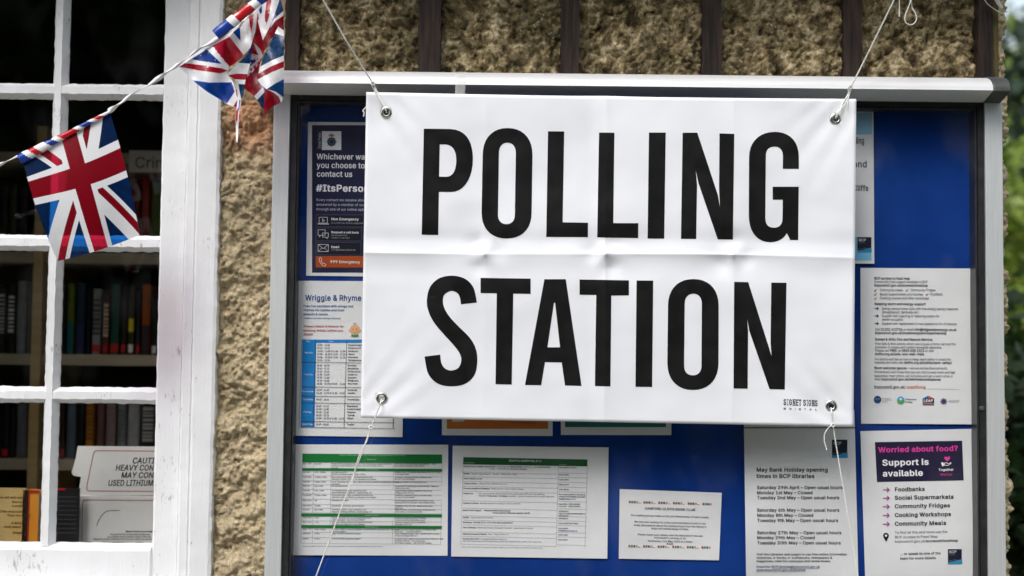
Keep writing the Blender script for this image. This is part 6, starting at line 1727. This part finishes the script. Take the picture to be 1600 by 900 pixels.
o, xa2, xb2, h2 = sill_book('orange book with a red edge beside the glazing bar on the sill', 37.5, 61, 766, 0.135, noise_mat('orange_cover', (0.70, 0.30, 0.03), (0.62, 0.20, 0.02), 8, 0.35, 0.4))
m = MB(); q0, q1 = P(37.5, 800, .1345), P(43.5, 800, .1345); m.box((q0.x, 0.1338, SZ), (q1.x, 0.1346, SZ + h2), ink((40, 26, 24)))
q0, q1 = P(43.5, 800, .1345), P(45.5, 800, .1345); m.box((q0.x + .0002, 0.1338, SZ), (q1.x, 0.1346, SZ + h2), ink((170, 40, 26)))
q0 = P(61, 800, .1345); m.box((q1.x + .0002, 0.1338, SZ + h2 - .006), (q0.x, 0.1346, SZ + h2), ink((170, 40, 26))); m.obj('cover_print', o)
o, xa3, xb3, h3 = sill_book('black book with a red top edge on the sill left of the white box', 70, 124, 763, 0.16, noise_mat('black_cover', (0.012, 0.012, 0.013), (0.02, 0.02, 0.022), 12, 0.3, 0.5), th=0.006)
m = MB(); m.box((xa3, 0.1590, SZ + h3 - 0.004), ((xa3 + xb3) / 2 + .006, 0.1597, SZ + h3), ink((190, 30, 40)))
for i_ in range(9):
    vs, fs, wd = layout('the last witness comes to town and nobody can'[i_:i_ + 30], 1); q = P(86, 777 + i_ * 7, 0.1592); s_ = min(0.0034 / 100, (P(121, 777, 0.1592).x - q.x) / wd)
    m.add([(q.x + a * s_, 0.1592, q.z + b * s_) for a, b, _k in vs], fs, ink((120, 120, 122)))
m.obj('cover_print', o)

# white cardboard box with a caution flap
M_CARD = noise_mat('white_card', (0.76, 0.76, 0.73), (0.82, 0.82, 0.79), 9, 0.6, 0.3)
LY = 0.185
bx = thing('cardboard_box', 'white cardboard recycling box with a raised caution flap behind the lower right pane', 'box', (P(200, 840, LY).x, LY + 0.06, SZ))
bxl, bxr = P(119, 800, LY).x, P(330, 800, LY).x
bzt = P(200, 775, LY).z
m = MB(); m.box((bxl, LY, SZ), (bxr, LY + 0.13, bzt), M_CARD); m.obj('body', bx, bevel=0.0015)
m = MB()
def FL(x, y, lift=0.0):
    p = P(x, y, LY + 0.003); k = max(p.z - bzt, -0.002); return Vector((p.x, LY + 0.003 + k * 0.10 - lift, p.z))
flap = [(119.5, 774), (330, 774), (330, 699), (119, 697.5), (116, 718), (110.5, 739), (114, 743.5), (125.5, 745.5), (122, 772)]
tris = tess([flap])
vs = [FL(x, y) for x, y in flap] + [FL(x, y, -0.0025) for x, y in flap]
n = len(flap)
fs = [tuple(t) for t in tris] + [tuple(i + n for i in t[::-1]) for t in tris] + [(i, (i + 1) % n, n + (i + 1) % n, n + i) for i in range(n)]
m.add(vs, fs, M_CARD); m.obj('flap', bx)
def boxtext(m, s, px_c, py, capx, wfit, fitstr, bold, fn, ital=0.2, align='r_anchor', c=(28, 28, 30)):
    vs, fs, wd = layout(s, bold); ref = layout(fitstr, bold)[2]
    sx = wfit / ref; sy = capx / 100
    m.add([fn(px_c + (a + b * ital) * sx, py - b * sy) for a, b, _k in vs], fs, ink(c))
m = MB(); f_ = lambda x, y: FL(x, y, 0.0006)
for s_, x_, y_, w_, ft in (('CAUTION', 205, 724.5, 35, 'CAUTI'), ('HEAVY CONTENTS', 179, 735.5, 60, 'HEAVY CON'), ('MAY CONTAIN', 188, 747, 51, 'MAY CON'), ('USED LITHIUM BATTERIES', 168, 759, 70.5, 'USED LITHIUM')):
    boxtext(m, s_, x_, y_, 8.8, w_, ft, 3.0, f_)
m.obj('lettering', bx)
def rline(m, pts, fn, w, c):
    for (x0_, y0_), (x1_, y1_) in zip(pts, pts[1:]):
        d = Vector((x1_ - x0_, y1_ - y0_)).normalized(); nx, ny = -d.y * w / 2, d.x * w / 2
        m.add([fn(x0_ + nx, y0_ + ny), fn(x1_ + nx, y1_ + ny), fn(x1_ - nx, y1_ - ny), fn(x0_ - nx, y0_ - ny)], [(0, 1, 2, 3)], ink(c))
RL = (196, 120, 126)
m = MB(); rline(m, [(330, 768.5), (138, 767), (135.5, 765), (135, 761), (144, 709), (146, 705.5), (150, 704.5), (330, 706)], f_, 1.2, RL); m.obj('border_line', bx)
g_ = lambda x, y: Vector((P(x, y, LY - 0.0006).x, LY - 0.0006, P(x, y, LY - 0.0006).z))
m = MB(); rline(m, [(128, 848), (129, 786), (130.5, 782), (134, 781), (330, 782.5)], g_, 1.2, RL); m.obj('border_line', bx)
m = MB(); rline(m, [(151, 822), (153, 815), (158, 806), (165, 799), (173, 797.5), (187, 797.5)], g_, .7, (70, 70, 70))
for s_, x_, y_, w_, ft, b_ in (('When the box is on display', 196, 831.5, 38, 'When the box is on di', 6), ('Ensure the box is securely positioned', 172, 836, 62, 'Ensure the box is securely positioned', 3), ('on a stable level surface, away from any', 168, 839.8, 66, 'on a stable level surface, away from an', 3),
                           ('Regularly check contents and move to a safe and secure', 146, 843.5, 88, 'Regularly check contents and move to a safe and secu', 3), ('The box should be used to collect a', 160, 848.5, 64, 'The box should be used to collect a', 3)):
    boxtext(m, s_, x_, y_, 2.5, w_, ft, b_, g_, 0)
m.obj('lettering', bx)

# ------------------------------------------------------------------ greenery beyond the corner
def leaf_mat(name, a, b_, c_):
    m, nt, b = base_mat(name, a, 0.5, 0.4)
    oi = nd(nt, 'ShaderNodeTexCoord'); n_ = nd(nt, 'ShaderNodeTexNoise'); n_.inputs['Scale'].default_value = 14; n_.inputs['Detail'].default_value = 4
    nt.links.new(oi.outputs['Object'], n_.inputs['Vector'])
    r = nd(nt, 'ShaderNodeValToRGB'); e = r.color_ramp.elements
    e[0].position, e[0].color = 0.35, (*a, 1); e[1].position, e[1].color = 0.66, (*c_, 1); k = e.new(0.5); k.color = (*b_, 1)
    nt.links.new(n_.outputs['Fac'], r.inputs[0]); nt.links.new(r.outputs[0], b.inputs['Base Color'])
    t = nd(nt, 'ShaderNodeBsdfTranslucent'); nt.links.new(r.outputs[0], t.inputs[0])
    mx = nd(nt, 'ShaderNodeMixShader'); mx.inputs[0].default_value = 0.3
    nt.links.new(b.outputs[0], mx.inputs[1]); nt.links.new(t.outputs[0], mx.inputs[2]); nt.links.new(mx.outputs[0], nt.nodes['Material Output'].inputs[0])
    return m
M_BARK = noise_mat('bark', (0.06, 0.045, 0.03), (0.13, 0.10, 0.07), 20, 0.9, 0.1, 0.8, 50, stretch=(3, 3, .6))
def plant(name, label, cat, base, height, trunk_h, rx, rz, leaves, size, mat, seed, clumps=26, group=None):
    rr = random.Random(seed)
    o = thing(name, label, cat, base, group)
    m = MB(); base = Vector(base)
    top = base + Vector((rr.uniform(-.1, .1), rr.uniform(-.1, .1), trunk_h))
    m.tube([base - Vector((0, 0, .05)), base.lerp(top, .5) + Vector((rr.uniform(-.05, .05), 0, 0)), top], [height * .035, height * .022], M_BARK, sides=9)
    cen = []
    for i in range(clumps):
        while True:
            q = Vector((rr.uniform(-1, 1), rr.uniform(-1, 1), rr.uniform(-1, 1)))
            if 0.25 < q.length < 1: break
        c = base + Vector((q.x * rx, q.y * rx, height - rz + q.z * rz)); cen.append(c)
        if i % 2 == 0:
            m.tube([top - Vector((0, 0, trunk_h * .3 * rr.random())), top.lerp(c, .5) + Vector((0, 0, -.05)), c], [height * .011, height * .003], M_BARK, sides=5)
    m.obj('trunk', o, smooth=True)
    m = MB()
    for i in range(leaves):
        c = rr.choice(cen); s_ = rx * 0.36
        p = c + Vector((rr.gauss(0, s_), rr.gauss(0, s_), rr.gauss(0, s_ * .8)))
        if p.z < 0.05: continue
        a = Vector((rr.gauss(0, 1), rr.gauss(0, 1), rr.gauss(0, .6))).normalized(); b_ = a.cross(Vector((rr.gauss(0, 1), rr.gauss(0, 1), rr.gauss(0, 1)))).normalized()
        L, w = size * rr.uniform(.7, 1.3), size * .28
        m.add([p, p + a * L * .5 + b_ * w, p + a * L, p + a * L * .5 - b_ * w], [(0, 1, 2, 3)], mat)
    m.obj('crown', o)
L1 = leaf_mat('yellow_green_leaf', (0.10, 0.16, 0.02), (0.20, 0.29, 0.04), (0.34, 0.40, 0.07))
L2 = leaf_mat('dark_green_leaf', (0.02, 0.045, 0.012), (0.04, 0.08, 0.02), (0.07, 0.12, 0.03))
L3 = leaf_mat('pine_green_leaf', (0.02, 0.04, 0.022), (0.035, 0.06, 0.034), (0.06, 0.09, 0.05))
gx = lambda px, Y: P(px, 450, Y).x
plant('shrub', 'dark leafy shrub low beyond the stone corner at the right edge', 'shrub', (gx(1640, 2.2), 2.2, 0), 1.75, 0.5, 0.62, 0.85, 9000, 0.085, L2, 5, 40)
plant('shrub', 'bright yellow green shrub above the dark one at the right edge', 'shrub', (gx(1655, 4.6), 4.6, 0), 2.75, 0.9, 1.0, 1.0, 7000, 0.12, L1, 8, 34)
plant('tree', 'tall dark tree against the white sky at the top right', 'tree', (gx(1630, 11), 11, 0), 5.5, 2.4, 1.9, 1.9, 5200, 0.24, L3, 13, 30)
plant('tree', 'pale green tree with sky showing through behind the dark tree', 'tree', (gx(1590, 15), 15, 0), 5.6, 2.0, 2.4, 2.4, 5200, 0.26, L1, 21, 30)
plant('unseen_tree', 'added row of broad unseen dark trees across the path behind the viewer', 'tree', (-4.5, -10, 0), 5.6, 1.2, 3.4, 2.7, 7000, 0.6, L2, 31, 34, 'trees across the path')  # unseen trees, put in to darken what the glass reflects
plant('unseen_tree', 'added row of broad unseen dark trees across the path behind the viewer', 'tree', (0.8, -10.6, 0), 5.0, 1.2, 3.2, 2.4, 7000, 0.6, L2, 32, 34, 'trees across the path')
plant('unseen_tree', 'added row of broad unseen dark trees across the path behind the viewer', 'tree', (6.0, -10, 0), 5.8, 1.2, 3.4, 2.8, 7000, 0.6, L2, 33, 34, 'trees across the path')
